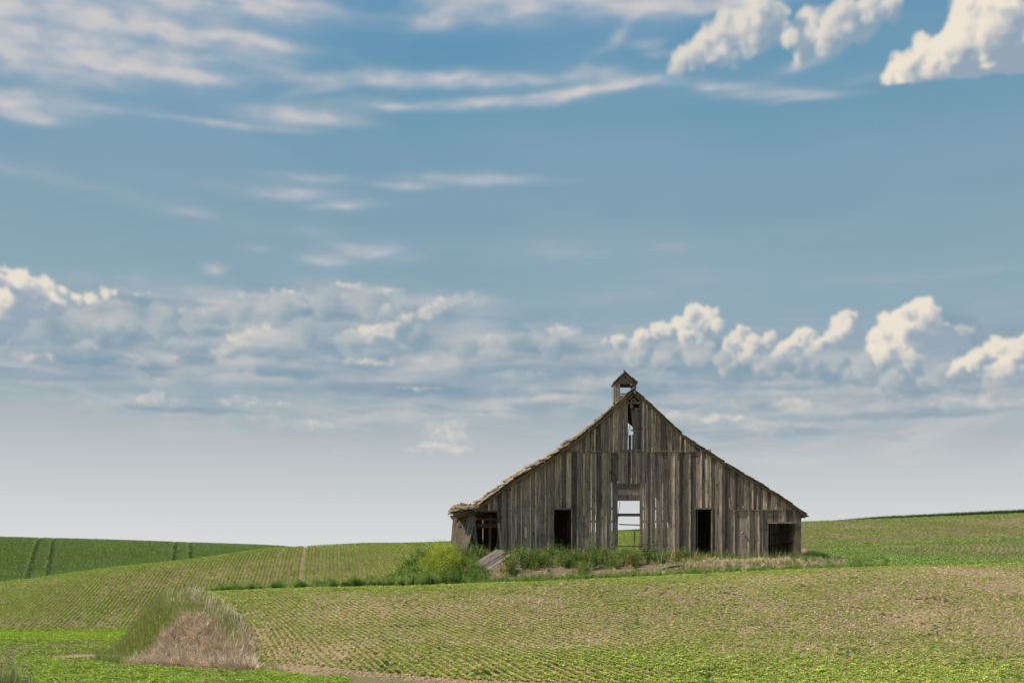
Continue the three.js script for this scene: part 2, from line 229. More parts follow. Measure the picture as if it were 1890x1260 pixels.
// ------------------------------------------------------------------ naming helpers
const taken = {};
function numbered(n) { taken[n] = (taken[n] ?? -1) + 1; return taken[n] ? n + '_' + String(taken[n]).padStart(3, '0') : n; }
function mesh(name, geo, mat, parent, data) {
  const m = new THREE.Mesh(geo, mat); m.name = parent === scene ? numbered(name) : name;
  m.castShadow = m.receiveShadow = true; if (data) Object.assign(m.userData, data); parent.add(m); return m;
}
function group(name, data) { const g = new THREE.Group(); g.name = numbered(name); Object.assign(g.userData, data); scene.add(g); return g; }

// ------------------------------------------------------------------ textures
function tex(w, h, fn, color = true) {
  const d = new Uint8Array(w * h * 4);
  for (let y = 0; y < h; y++) for (let x = 0; x < w; x++) { const c = fn(x, y), o = (y * w + x) * 4; d[o] = clamp(c[0], 0, 1) * 255; d[o + 1] = clamp(c[1], 0, 1) * 255; d[o + 2] = clamp(c[2], 0, 1) * 255; d[o + 3] = 255; }
  const t = new THREE.DataTexture(d, w, h); t.wrapS = t.wrapT = THREE.RepeatWrapping; t.magFilter = THREE.LinearFilter; t.minFilter = THREE.LinearMipmapLinearFilter; t.generateMipmaps = true;
  if (color) t.colorSpace = THREE.SRGBColorSpace; t.needsUpdate = true; return t;
}
const toS = (l) => l <= 0.0031308 ? l * 12.92 : 1.055 * l ** (1 / 2.4) - 0.055;
// noise that wraps: blend of two shifted fields along each edge
const wrapNoise = (f, w, h) => (x, y) => { const tx = x / w, ty = y / h; return lerp(lerp(f(x, y), f(x - w, y), tx), lerp(f(x, y - h), f(x - w, y - h), tx), ty); };
// weathered softwood, 2 m wide and 4 m tall: grain, knots, grey and brown patches, black mildew streaks
const WW = 512, WH = 1024, knots = [];
{ const r = mulberry(5); for (let i = 0; i < 120; i++) knots.push([r() * WW, r() * WH, 3 + r() * 5]); }
const grainRaw = wrapNoise((x, y) => fbm(x / 10, y / 230, 4, 0.65) * 1.0 + noise(x / 4, y / 80) * 0.35, WW, WH);
const patchRaw = wrapNoise((x, y) => fbm(x / 26 + 50, y / 120, 4), WW, WH);
const stainRaw = wrapNoise((x, y) => fbm(x / 11 + 90, y / 260 + 7, 3), WW, WH);
const woodField = new Float32Array(WW * WH * 3);
for (let y = 0; y < WH; y++) for (let x = 0; x < WW; x++) {
  let k = 0; for (const [kx, ky, kr] of knots) { const dx = Math.abs(x - kx), dy = Math.abs(y - ky); if (dx < 14 && dy < 26) k = Math.max(k, 1 - sstep(kr * 0.5, kr * 1.25, Math.hypot(dx, dy * 0.7))); }
  const g = grainRaw(x, y), p = patchRaw(x, y), s = sstep(0.12, 0.5, stainRaw(x, y));
  const o = (y * WW + x) * 3; woodField[o] = g; woodField[o + 1] = p; woodField[o + 2] = Math.max(k, s * 0.75);
}
const woodMap = tex(WW, WH, (x, y) => {
  const o = (y * WW + x) * 3, g = woodField[o], p = clamp(0.5 + woodField[o + 1] * 1.1), k = woodField[o + 2];
  const b = clamp(0.7 + 0.95 * g, 0.08, 1.25) * (1 - 0.75 * k), c = mix3([0.62, 0.6, 0.585], [0.8, 0.66, 0.5], p);
  return [toS(c[0] * b), toS(c[1] * b), toS(c[2] * b)];
});
const woodBump = tex(WW, WH, (x, y) => { const o = (y * WW + x) * 3, v = clamp(0.55 + 0.5 * woodField[o] - 0.25 * woodField[o + 2]); return [v, v, v]; }, false);
const woods = [];
for (let i = 0; i < 14; i++) {
  const l = [0.21, 0.35, 0.43, 0.49, 0.58, 0.45, 0.74, 0.3, 0.92, 0.52, 0.24, 0.63, 0.38, 1.1][i], warm = [0, 0.3, 0.5, 0.4, 0.7, 0.2, 0.8, 0.1, 1, 0.6, 0.2, 0.3, 0.8, 0.9][i];
  woods.push(new THREE.MeshStandardMaterial({ map: woodMap, bumpMap: woodBump, bumpScale: 0.006, roughness: 0.93, color: new THREE.Color().setRGB(l * (1.06 + 0.04 * warm), l * (0.955 - 0.01 * warm), l * (0.875 - 0.08 * warm)) }));
}
const wood = () => woods[Math.floor(rnd() * 12)];
const darkWood = new THREE.MeshStandardMaterial({ map: woodMap, bumpMap: woodBump, bumpScale: 0.006, roughness: 0.95, color: new THREE.Color().setRGB(0.46, 0.41, 0.35) });
const interiorWood = new THREE.MeshStandardMaterial({ map: woodMap, roughness: 0.95, color: new THREE.Color().setRGB(0.46, 0.41, 0.35) });
const shingleMats = [[0.36, 0.31, 0.235], [0.3, 0.255, 0.19], [0.45, 0.39, 0.3], [0.24, 0.21, 0.17], [0.37, 0.31, 0.17], [0.5, 0.445, 0.36]].map((c) => new THREE.MeshStandardMaterial({ map: woodMap, bumpMap: woodBump, bumpScale: 0.006, roughness: 0.95, color: new THREE.Color().setRGB(c[0] * 1.25, c[1] * 1.25, c[2] * 1.25) }));
const rust = new THREE.MeshStandardMaterial({ color: new THREE.Color().setRGB(0.11, 0.045, 0.03), roughness: 0.9, metalness: 0.1 });
const iron = new THREE.MeshStandardMaterial({ color: new THREE.Color().setRGB(0.09, 0.085, 0.085), roughness: 0.7, metalness: 0.5 });
// crumbly earth, 3 m a side: clods and crumbs
const SN = 512;
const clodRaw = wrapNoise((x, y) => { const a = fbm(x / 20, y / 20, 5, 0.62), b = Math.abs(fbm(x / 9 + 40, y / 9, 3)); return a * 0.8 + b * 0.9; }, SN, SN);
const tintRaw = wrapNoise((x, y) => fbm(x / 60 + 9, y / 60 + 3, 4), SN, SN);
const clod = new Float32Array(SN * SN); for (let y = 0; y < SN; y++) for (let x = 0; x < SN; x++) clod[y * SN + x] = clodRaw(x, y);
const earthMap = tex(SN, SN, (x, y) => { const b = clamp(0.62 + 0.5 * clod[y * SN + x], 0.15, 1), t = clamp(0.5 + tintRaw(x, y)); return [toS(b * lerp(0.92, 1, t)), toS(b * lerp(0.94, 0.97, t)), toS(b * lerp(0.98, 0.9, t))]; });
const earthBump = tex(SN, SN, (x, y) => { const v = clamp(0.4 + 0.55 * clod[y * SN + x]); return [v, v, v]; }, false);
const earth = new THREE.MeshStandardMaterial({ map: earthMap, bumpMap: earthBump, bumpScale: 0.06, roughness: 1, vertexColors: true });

// ------------------------------------------------------------------ terrain
const I = (z, y) => [z, (HY - y) / F * z];
function pchip(xs, ys, x) {
  const n = xs.length; if (x <= xs[0]) return ys[0]; if (x >= xs[n - 1]) return ys[n - 1];
  let i = 0; while (x > xs[i + 1]) i++;
  const sl = (k) => (ys[k + 1] - ys[k]) / (xs[k + 1] - xs[k]);
  const m = (k) => { if (k === 0 || k === n - 1) return 0; const a = sl(k - 1), b = sl(k); if (a * b <= 0) return 0; return 2 * a * b / (a + b); };
  const h = xs[i + 1] - xs[i], t = (x - xs[i]) / h, t2 = t * t, t3 = t2 * t;
  return (2 * t3 - 3 * t2 + 1) * ys[i] + (t3 - 2 * t2 + t) * h * m(i) + (-2 * t3 + 3 * t2) * ys[i + 1] + (t3 - t2) * h * m(i + 1);
}
const near = [[0, -1.75], [8, -2.3]], far = [[700, -8], [3000, -14]];
const col = (u, k) => ({ u, xs: k.map((p) => p[0]), ys: k.map((p) => p[1]) });
const base = [
  col(-500, [...near, [25, -2.3], [52, -2.3], [57, -1.9], I(66, 1112), [78, -1.2], [100, -0.3], I(155, 985), [190, 6.5], [320, 0], ...far]),
  col(0, [...near, [25, -2.3], [52, -2.28], [56, -1.7], I(70, 1076), [80, -0.9], [100, -0.2], I(155, 996), [185, 5.6], [300, 0], ...far]),
  col(200, [...near, [25, -2.3], [52, -2.28], [56, -1.65], I(72, 1050), [83, -0.2], [102, 0.2], I(155, 1001), [185, 5.0], [300, 0], ...far]),
  col(350, [...near, [25, -2.3], [52, -2.2], [56, -1.5], I(74, 1034), [86, 0.5], [104, 0.6], I(155, 1006), [185, 4.6], [300, 0], ...far]),
  col(520, [...near, [25, -2.3], [42, -1.3], [52, -1.0], [57, -0.4], I(77, 1013), [90, 1.4], [110, 1.4], I(155, 1012.5), [185, 3.6], [300, 0], ...far]),
  col(700, [...near, [25, -2.3], [40, -0.25], [50, -0.05], [57, 0.45], I(81, 1005), [96, 2.0], [130, 1.5], [160, 2.0], [300, 0], ...far]),
  col(860, [...near, [25, -2.3], [41, 0.02], [43, 0.22], [46, 1.0], [48.5, 1.12], [58, 1.15], [66, 1.4], I(86, 1000), [102, 2.3], [160, 1], [300, 0], ...far]),
  col(1165, [...near, [25, -2.2], [40, 0.28], [42.5, 0.45], [46.5, 1.05], [49, 1.15], [58, 1.2], [66, 1.6], I(92, 981), [106, 3.4], [160, 2], [300, 0], ...far]),
  col(1500, [...near, [25, -2.1], [42, 0.62], [46, 1.0], [49, 1.18], [58, 1.65], [64, 2.1], I(95, 966), [112, 4.8], [200, 3], [320, 0], ...far]),
  col(1890, [...near, [25, -2.0], [43, 0.78], [48, 0.95], [55, 1.38], [61, 2.25], I(64.5, 996), [69, 2.75], [75, 3.25], I(98, 950), [114, 5.6], [200, 4], [320, 0], ...far]),
  col(2500, [...near, [25, -2.0], [43, 0.9], [48, 1.1], [55, 1.6], [61, 2.6], [65, 3.2], [69, 3.2], [75, 3.8], I(101, 925), [118, 7], [200, 5], [320, 0], ...far]),
];
const hill = [
  col(-300, [[25, -2.35], [28, -2.05], I(37, 1106), [40, -0.45]]),
  col(300, [[25, -2.35], [28, -2.05], I(37, 1103), [40, -0.42]]),
  col(400, [[25, -2.35], [28, -2.0], I(37, 1092.5), [40, -0.25]]),
  col(520, [[24.5, -2.35], [28, -1.85], I(37, 1088), [40, -0.12]]),
  col(860, [[23.5, -2.3], [27, -1.75], I(37, 1080), [41, 0.06]]),
  col(1165, [[23, -2.25], [26.5, -1.7], I(38, 1068.5), [42, 0.34]]),
  col(1500, [[22.5, -2.2], [26, -1.7], I(40, 1052), [44, 0.66]]),
  col(1890, [[22, -2.1], [25.5, -1.65], I(42, 1040.5), [46, 0.9]]),
  col(2500, [[22, -2.1], [25.5, -1.6], I(44, 1020), [48, 1.3]]),
];
const across = (cols, u, z) => pchip(cols.map((c) => c.u), cols.map((c) => pchip(c.xs, c.ys, z)), u);
const crestZ = (u) => pchip([-300, 520, 860, 1165, 1500, 1890, 2500], [37, 37, 37, 38, 40, 42, 44], u);
const foot = [[30, 13], [18, 18.5], [6, 22.6], [-1, 25.2], [-4.3, 27], [-6.8, 29.0], [-9, 30.6], [-11, 31.6], [-12.2, 32.8], [-13.0, 35.2], [-12.6, 38.5], [-10.5, 41.5]];
function hillEdge(x, z) {                            // metres inside the foot of the bank (negative outside)
  let best = 1e9, cross = 0, hit = false;
  for (let i = 0; i < foot.length - 1; i++) {
    const [ax, az] = foot[i], [bx, bz] = foot[i + 1], dx = bx - ax, dz = bz - az, t = clamp(((x - ax) * dx + (z - az) * dz) / (dx * dx + dz * dz));
    best = Math.min(best, Math.hypot(x - ax - dx * t, z - az - dz * t));
    if (z >= az && z < bz) { hit = true; cross = ax + dx * (z - az) / dz; }
  }
  if (z < foot[0][1]) return -best;
  if (!hit) return x > -10.5 ? best : -best;
  return x > cross ? best : -best;
}
const U = (x, z) => CX + F * x / Math.max(z, 6);
function height(x, z) {                              // z is the distance in front of the camera
  const u = clamp(U(x, z), -500, 2500), b = across(base, u, z);
  if (z < 14 || z > 56) return b + (z > 6 && z < 260 ? 0.02 * noise(x * 0.7, z * 0.7) : 0);
  const zc = crestZ(u), m = sstep(0, 1.7, hillEdge(x, z)) * (1 - sstep(zc + 0.8, zc + 5.5, z));
  return lerp(b, across(hill, u, z), m) + 0.02 * noise(x * 0.7, z * 0.7) + 0.012 * noise(x * 2.1, z * 2.1);
}
function ticks(list) { const out = []; for (const [a, b, s] of list) for (let x = a; x < b - 1e-6; x += s) out.push(x); return out; }
const TX = [...ticks([[-1500, -300, 100], [-300, -120, 20], [-120, -50, 4], [-50, -20, 0.6], [-20, 26, 0.3], [26, 60, 0.6], [60, 130, 4], [130, 300, 17], [300, 1500, 100]]), 1500];
const TZ = [...ticks([[-300, -20, 40], [-20, 18, 2], [18, 24, 0.5], [24, 66, 0.3], [66, 105, 0.6], [105, 190, 2], [190, 400, 15], [400, 3000, 130]]), 3000];
const NX = TX.length, NZ = TZ.length, HG = new Float32Array(NX * NZ);
for (let j = 0; j < NZ; j++) for (let i = 0; i < NX; i++) HG[j * NX + i] = height(TX[i], TZ[j]);
const seek = (a, v) => { let lo = 0, hi = a.length - 2; while (lo < hi) { const m = (lo + hi + 1) >> 1; if (a[m] <= v) lo = m; else hi = m - 1; } return lo; };
function ground(x, z) { const i = seek(TX, x), j = seek(TZ, z), tx = (x - TX[i]) / (TX[i + 1] - TX[i]), tz = (z - TZ[j]) / (TZ[j + 1] - TZ[j]); return lerp(lerp(HG[j * NX + i], HG[j * NX + i + 1], tx), lerp(HG[(j + 1) * NX + i], HG[(j + 1) * NX + i + 1], tx), tz); }
// which field a spot belongs to
const ridgeZ = (u) => pchip([-500, 0, 200, 350, 520, 700, 860, 1165, 1500, 1890, 2500], [66, 70, 72, 74, 77, 81, 86, 92, 95, 98, 101], u);
const rowEdge = (x, z) => x - lerp(-6.3, -10.7, (z - 28.6) / (36.4 - 28.6));          // right of it the rows of the front field begin
function region(x, z) {
  const u = clamp(U(x, z), -500, 2500), e = hillEdge(x, z), zc = crestZ(u);
  if (z < 16) return 'valley_floor';
  if (z < zc + 1.2 && e > 0.1) return rowEdge(x, z) < 0 && z > 27 ? 'earth_bank' : 'front_field';
  if (z < zc + 1.2 && z < 46 && e <= 0.1) return 'valley_floor';
  if (e > 0 && z < 43 && u < 740) return 'earth_bank';
  if (z < 53.5 && u < 420) return 'valley_floor';
  if (u > 700 + clamp((z - 43) * 16, 0, 140) && u < 1560 && z < 60 - Math.max(0, u - 1480) * 0.12) return 'barnyard';
  if (z < ridgeZ(u) + 7) return 'back_field';
  return z < 220 ? 'far_hill' : 'plain';
}
const GROUND = {
  front_field: [0.42, 0.3, 0.17], valley_floor: [0.26, 0.26, 0.09], earth_bank: [0.33, 0.25, 0.16], barnyard: [0.27, 0.205, 0.115], back_field: [0.35, 0.24, 0.13], far_hill: [0.04, 0.055, 0.025], plain: [0.16, 0.17, 0.07],
};
{
  const parts = {}, cell = [];
  for (let j = 0; j < NZ - 1; j++) for (let i = 0; i < NX - 1; i++) {
    const r = region((TX[i] + TX[i + 1]) / 2, (TZ[j] + TZ[j + 1]) / 2), p = parts[r] ??= { pos: [], uv: [], col: [], idx: [], at: new Map() };
    const v = (a, b) => {
      const key = b * NX + a; if (p.at.has(key)) return p.at.get(key);
      const x = TX[a], z = TZ[b], n = p.pos.length / 3; p.pos.push(x, HG[key], -z); p.uv.push(x / 3, z / 3);
      let c = GROUND[r]; const q = 1 + 0.28 * fbm(x / 5 + 3, z / 5, 3) + 0.15 * noise(x / 1.3, z / 1.3);
      if (r === 'valley_floor') { const bare = sstep(0.1, 0.5, dirt(x, z)); c = mix3(c, [0.46, 0.33, 0.2], bare); }
      p.col.push(c[0] * q, c[1] * q, c[2] * q); p.at.set(key, n); return n;
    };
    const a = v(i, j), b = v(i + 1, j), c = v(i, j + 1), d = v(i + 1, j + 1); p.idx.push(a, b, c, b, d, c);
  }
  const what = {
    front_field: ['brown tilled field with young green rows sloping up to the barn in front', 'field'], valley_floor: ['flat bright green ground at the lower left below the bank', 'ground'], earth_bank: ['earth bank with a dead brown face at the left end of the front field', 'bank'],
    barnyard: ['weedy ground that the grey barn stands on', 'ground'], back_field: ['striped field rising to the ridge behind the barn', 'field'], far_hill: ['far dark green hill at the left horizon', 'hill'], plain: ['land beyond the hills out of sight', 'terrain'],
  };
  for (const [r, p] of Object.entries(parts)) {
    const g = new THREE.BufferGeometry();
    g.setAttribute('position', new THREE.Float32BufferAttribute(p.pos, 3)); g.setAttribute('uv', new THREE.Float32BufferAttribute(p.uv, 2)); g.setAttribute('color', new THREE.Float32BufferAttribute(p.col, 3)); g.setIndex(p.idx);
    const nrm = new Float32Array(p.pos.length);      // normals from the whole terrain, so that the fields meet without a seam
    for (const [key, n] of p.at) { const a = key % NX, b = Math.floor(key / NX), a0 = Math.max(0, a - 1), a1 = Math.min(NX - 1, a + 1), b0 = Math.max(0, b - 1), b1 = Math.min(NZ - 1, b + 1); const q = new THREE.Vector3(-(HG[b * NX + a1] - HG[b * NX + a0]) / (TX[a1] - TX[a0]), 1, (HG[b1 * NX + a] - HG[b0 * NX + a]) / (TZ[b1] - TZ[b0])).normalize(); nrm[n * 3] = q.x; nrm[n * 3 + 1] = q.y; nrm[n * 3 + 2] = q.z; }
    g.setAttribute('normal', new THREE.BufferAttribute(nrm, 3));
    mesh(r, g, earth, scene, { kind: 'structure', label: what[r][0], category: what[r][1] });
  }
}
function dirt(x, z) {                                // bare earth on the valley floor: the track round the foot of the bank and a scuffed patch
  let d = 1 - sstep(0, 0.5, Math.abs(hillEdge(x, z) + 0.15));
  if (x < -11.4 || x > -4.4 || z > 34) d = 0;
  const px = x + 14.0, pz = z - 35.4; d = Math.max(d, 1.1 - Math.hypot(px / 1.5, pz / 1.9) + 0.5 * noise(x * 1.7, z * 1.7));
  const qx = x + 17, qz = z - 41.5; d = Math.max(d, (0.75 - Math.hypot(qx / 7, qz / 3.4)) * 0.6 + 0.5 * noise(x * 1.3, z * 1.3));
  return clamp(d + 0.25 * noise(x * 2.3 + 7, z * 2.3));
}

// ------------------------------------------------------------------ barn
// B(px, py, z): the point seen at a pixel of the photograph at distance z
const B = (px, py, z = 50) => new THREE.Vector3((px - CX) / F * z, (HY - py) / F * z, -z);
const DZ = 50, M = DZ / F, bx = (px) => (px - CX) * M, by = (py) => (HY - py) * M;
// a board from eight corners: front bl, br, tr, tl then the same at the back; uv in metres over the 2 x 4 m of the wood
function hex(c, w, h, t) {
  const ou = rnd(), ov = rnd(), pos = [], uv = [], quad = (a, b, d, e, U_, V_) => { for (const [k, x, y] of [[a, 0, 0], [b, U_, 0], [d, U_, V_], [a, 0, 0], [d, U_, V_], [e, 0, V_]]) { pos.push(c[k].x, c[k].y, c[k].z); uv.push(ou + x / 2, ov + y / 4); } };
  quad(0, 1, 2, 3, w, h); quad(5, 4, 7, 6, w, h); quad(4, 0, 3, 7, t, h); quad(1, 5, 6, 2, t, h); quad(3, 2, 6, 7, w, t); quad(4, 5, 1, 0, w, t);
  const g = new THREE.BufferGeometry(); g.setAttribute('position', new THREE.Float32BufferAttribute(pos, 3)); g.setAttribute('uv', new THREE.Float32BufferAttribute(uv, 2)); g.computeVertexNormals(); return g;
}
// an upright board of a wall at depth z (outer face): x at bottom left, bottom right, top right, top left and the four heights
function board(xb0, xb1, xt1, xt0, yb0, yb1, yt1, yt0, z, t = 0.022, lean = 0) {
  const v = (x, y, zz) => new THREE.Vector3(x, y, -zz);
  const zt = z - lean;
  return hex([v(xb0, yb0, z), v(xb1, yb1, z), v(xt1, yt1, zt), v(xt0, yt0, zt), v(xb0, yb0, z + t), v(xb1, yb1, z + t), v(xt1, yt1, zt + t), v(xt0, yt0, zt + t)], Math.abs(xb1 - xb0), Math.abs(yt0 - yb0), t);
}
// a straight timber between two points
function timber(p, q, w, t, upHint = new THREE.Vector3(0, 1, 0)) {
  const d = q.clone().sub(p), L = d.length(); d.normalize();
  let s = new THREE.Vector3().crossVectors(d, upHint); if (s.lengthSq() < 1e-6) s.set(1, 0, 0).cross(d); s.normalize();
  const n = new THREE.Vector3().crossVectors(s, d).normalize(), at = (b, a, e) => b.clone().addScaledVector(s, a * w / 2).addScaledVector(n, e * t / 2);
  return hex([at(p, -1, 1), at(p, 1, 1), at(q, 1, 1), at(q, -1, 1), at(p, -1, -1), at(p, 1, -1), at(q, 1, -1), at(q, -1, -1)], w, L, t);
}
const V3 = (x, y, z) => new THREE.Vector3(x, y, z);
const fwd = (x, y, z) => V3(x, y, -z);
const barn = group('barn', { label: 'old weathered grey wooden barn with a steep gable on the rise', category: 'barn' });
// the rake of the front wall, in photo pixels
const rakeL = [[830, 951], [876, 944], [947, 891], [1016, 850], [1051, 824.5], [1076, 806], [1122, 767], [1159, 731], [1171, 722]];
const rakeR = [[1171, 722], [1194, 741.5], [1230, 776], [1267, 809], [1288, 823], [1313, 839], [1357, 867.5], [1401, 893], [1442, 919], [1477, 943], [1490, 951]];
const poly = (pts, x) => { let i = 0; while (i < pts.length - 2 && x > pts[i + 1][0]) i++; const [a, b] = [pts[i], pts[i + 1]]; return a[1] + (b[1] - a[1]) * (x - a[0]) / (b[0] - a[0]); };
const rake = (x) => poly(x < 1171 ? rakeL : rakeR, x);
const GROUND_Y = 1.1;

// --- front wall: girts and studs behind the boards, boards and battens one by one
const LEN = 6.5, ZR = DZ + LEN;
{
  const fr = [];
  for (const [x0, x1, y] of [[918, 1023, 962], [1056, 1140, 962], [1183, 1284, 962], [1315, 1418, 962], [918, 1023, 1006], [1056, 1140, 1006], [1183, 1284, 1006], [1315, 1418, 1006], [880, 1140, 938], [1183, 1470, 938], [960, 1140, 888], [1183, 1395, 888], [1055, 1288, 838], [1110, 1158, 786], [1187, 1238, 786], [1100, 1158, 801], [1186, 1250, 801]])
    fr.push(timber(fwd(bx(x0), by(y), DZ + 0.1), fwd(bx(x1), by(y), DZ + 0.1), 0.1, 0.09));
  for (const x of [919.5, 1021, 1057, 1138.5, 1184, 1282.5, 1315.5, 1417, 1470, 970, 1240, 1365]) fr.push(timber(fwd(bx(x), GROUND_Y, DZ + 0.19), fwd(bx(x), by(Math.max(rake(x) + 8, 834)), DZ + 0.19), 0.1, 0.1));
  const wall = mesh('front_wall', mergeGeometries(fr), darkWood, barn);
  const put = (x0, x1, yb, yt, o = {}) => {          // one board, edges and ends in photo pixels; yt null: up to the rake
    const lean = o.lean ?? rr(-0.35, 0.35), tl = (o.tx0 ?? x0 + lean), tr = (o.tx1 ?? x1 + lean);
    const top = (x) => (yt === null ? rake(x) + rr(0.3, 1.6) : yt + (o.cut ?? 0));
    const g = board(bx(x0), bx(x1), bx(tr), bx(tl), by(yb + rr(-0.5, 0.5)), by(yb + rr(-0.5, 0.5)), by(top(tr)), by(top(tl)), DZ + rr(0, 0.009) + (o.back ?? 0), 0.024);
    return mesh('board', g, o.mat ?? wood(), wall);
  };
  const batten = (x, yb, yt, o = {}) => {
    const w = o.w ?? rr(2.0, 3.0), l = rr(-0.5, 0.5), t = yt === null ? Math.max(rake(x - w), rake(x + w)) + rr(1, 3) : yt;
    const g = board(bx(x - w / 2), bx(x + w / 2), bx(x + w / 2 + l), bx(x - w / 2 + l), by(yb), by(yb), by(t), by(t), DZ - 0.022 + (o.back ?? 0), 0.021);
    mesh('batten', g, o.mat ?? woods[[4, 6, 8, 8, 13, 11, 13, 3, 10, 0, 6, 13][Math.floor(rnd() * 12)]], wall);
  };
  // fill a stretch with boards of uneven width
  const fill = (x0, x1, yb, yt, o = {}) => {
    const n = Math.max(1, Math.round((x1 - x0) / (o.pitch ?? 10) * 1.12)), edges = [x0];
    for (let i = 1; i < n; i++) edges.push(x0 + (x1 - x0) * i / n + rr(-1.6, 1.6)); edges.push(x1);
    for (let i = 0; i < n; i++) {
      const bot = typeof yb === 'function' ? yb(edges[i]) : yb;
      { const j = o.tight ? 0.1 : 0.7; put(edges[i] + rr(0.05, j), edges[i + 1] - rr(0.05, j), bot, yt, o); }
      if (i && rnd() < (o.battens ?? 0.62) + 0.1) batten(edges[i], bot - (rnd() < 0.15 && bot > 990 ? rr(10, 40) : 0), yt, { back: o.back });
    }
  };
  const foot_ = () => rr(1027, 1034);
  // upper tier
  fill(1047, 1151, 835, null, { pitch: 9.6, battens: 0.6, back: -0.03 });
  put(1151, 1159, 835, 733, { lean: 0, mat: woods[3] });
  put(1160.3, 1165.4, 834, 802.5, { lean: 0.2 });
  put(1167, 1176, 834, 801.5, { mat: woods[1], lean: 0 }); put(1176.2, 1185, 834, 798, { mat: woods[0], lean: 0 });
  fill(1185.4, 1292, 835, null, { pitch: 9.8, battens: 0.6, back: -0.03 });
  put(1180, 1186, 760, 729, { lean: 0, mat: woods[7] });
  batten(1187.5, 833, null, { w: 3, mat: woods[13], back: -0.03 }); batten(1185, 833, 754, { w: 2.4, back: 0.012 });
  // lower tier, left to right
  fill(877, 918, 943.5, null, { pitch: 9, battens: 0.4 });
  fill(918, 1023, foot_, null, { pitch: 10, battens: 0.7 });
  fill(1023, 1055.5, 940.5, null, { pitch: 10.5, battens: 0.5 });
  const run = [[1055.5, 1066], [1066.2, 1077.3], [1078.9, 1091, -1.2, 0], [1091.9, 1098.8, -0.4, 0.2], [1100.2, 1111.5, -1, 0], [1111.9, 1119], [1119.3, 1129.2], [1130.6, 1140.3, -1.1, 0]];
  for (const [a, b, l = 0, r = 0] of run) { put(a, b, foot_(), a < 1062 ? null : 829, { tx0: a + l, tx1: b + r }); }
  for (const x of [1066, 1111.7, 1119.1]) batten(x, 1026, 837); for (const [x, y] of [[1078, 951], [1099.6, 950], [1091.6, 903], [1129.8, 888]]) batten(x, y, 837, { w: 3 });
  fill(1140.8, 1182, 892.6, 829, { pitch: 10.2, battens: 0.55 });
  const run2 = [[1182.2, 1187.2], [1188.3, 1192, -0.6, 0], [1192.4, 1202], [1202.4, 1210], [1211.7, 1223.5, -1.2, 0], [1224, 1232.2], [1233.8, 1244, -1.2, 0], [1244.4, 1254], [1254.2, 1264], [1264.4, 1274], [1274.2, 1284.3]];
  for (const [a, b, l = 0, r = 0] of run2) put(a, b, foot_(), 829, { tx0: a + l, tx1: b + r });
  for (const x of [1202.3, 1244.2, 1254.1, 1264.2, 1274.1, 1197]) batten(x, 1028, 837); for (const [x, y] of [[1187.8, 926], [1211, 918], [1233, 962]]) batten(x, y, 837, { w: 3 });
  fill(1284.3, 1314, 939.5, (829), { pitch: 10, battens: 0.6 });
  fill(1314, 1347, foot_, null, { pitch: 10.5, battens: 0.7 });
  fill(1347, 1470, 940.6, null, { pitch: 10.2, battens: 0.5 });
  fill(1347, 1419, foot_, 938.5, { pitch: 10.2, battens: 0.5, back: 0.036, tight: 1, lean: 0 });
  fill(1419, 1470, 963, 938.5, { pitch: 10.2, battens: 0.4, back: 0.036 });
  put(1469, 1479.5, 1030, 944, { lean: 0, mat: woods[7] });
  // boards laid level over the cart door, belts, lintels and door frames
  const level = (name, x0, x1, y0, y1, z, t, mat, parent = wall) => mesh(name, board(bx(x0), bx(x1), bx(x1), bx(x0), by(y1), by(y1), by(y0), by(y0), z, t), mat, parent);
  level('board', 1139.5, 1183, 891.4, 903, DZ + 0.03, 0.024, woods[7]); level('board', 1139.5, 1183, 902.4, 914, DZ + 0.06, 0.024, woods[6]); level('board', 1139.8, 1183, 913.2, 924, DZ + 0.02, 0.024, woods[12]);
  level('belt_trim', 1050, 1289, 831.8, 834.2, DZ - 0.05, 0.045, darkWood); level('belt_trim', 1346, 1471, 940.2, 941.6, DZ - 0.03, 0.025, darkWood);
  level('lintel', 1021.5, 1058, 937.5, 940.5, DZ - 0.05, 0.05, woods[1]); level('lintel', 1283, 1315.5, 937.2, 940, DZ - 0.045, 0.045, woods[1]); level('lintel', 1418, 1469.5, 963, 966, DZ - 0.05, 0.05, woods[9]); level('lintel', 874, 920, 942, 945, DZ - 0.03, 0.03, woods[0]);
  level('door_jamb', 1054.6, 1056.6, 941, 1028, DZ - 0.035, 0.034, woods[6]); level('door_jamb', 1313.4, 1315, 941, 1030, DZ - 0.035, 0.034, woods[11]);
  // patches, a slanting brace strip and rusty hinges
  level('patch_board', 968, 973, 972.5, 992, DZ - 0.024, 0.022, woods[13]);
  mesh('brace_strip', timber(fwd(bx(1028), by(938), DZ - 0.036), fwd(bx(1039), by(860), DZ - 0.036), 0.08, 0.022, V3(0, 0, 1)), woods[4], wall);
  mesh('brace_strip', timber(fwd(bx(925.5), by(1022), DZ - 0.036), fwd(bx(920.5), by(965), DZ - 0.036), 0.09, 0.022, V3(0, 0, 1)), woods[6], wall);
  for (const [x, y, w] of [[923, 954.5, 8], [1413, 976.5, 10], [1281, 952, 6], [1180, 758.5, 8], [1182, 791, 9]]) level('hinge', x - w / 2, x + w / 2, y - 0.9, y + 0.9, DZ - 0.06, 0.03, rust);
  for (const [x, y] of [[899, 936], [942, 904], [984, 985], [1034, 934], [1323, 895], [1360, 876], [983, 1010], [1336, 982]]) level('rusty_plate', x - 1.3, x + 1.3, y - 1.6, y + 1.6, DZ - 0.03, 0.02, rust);
  mesh('door_knob', new THREE.SphereGeometry(0.055, 10, 8).translate(bx(1370), by(984), -DZ + 0.03), woods[9], wall);
}
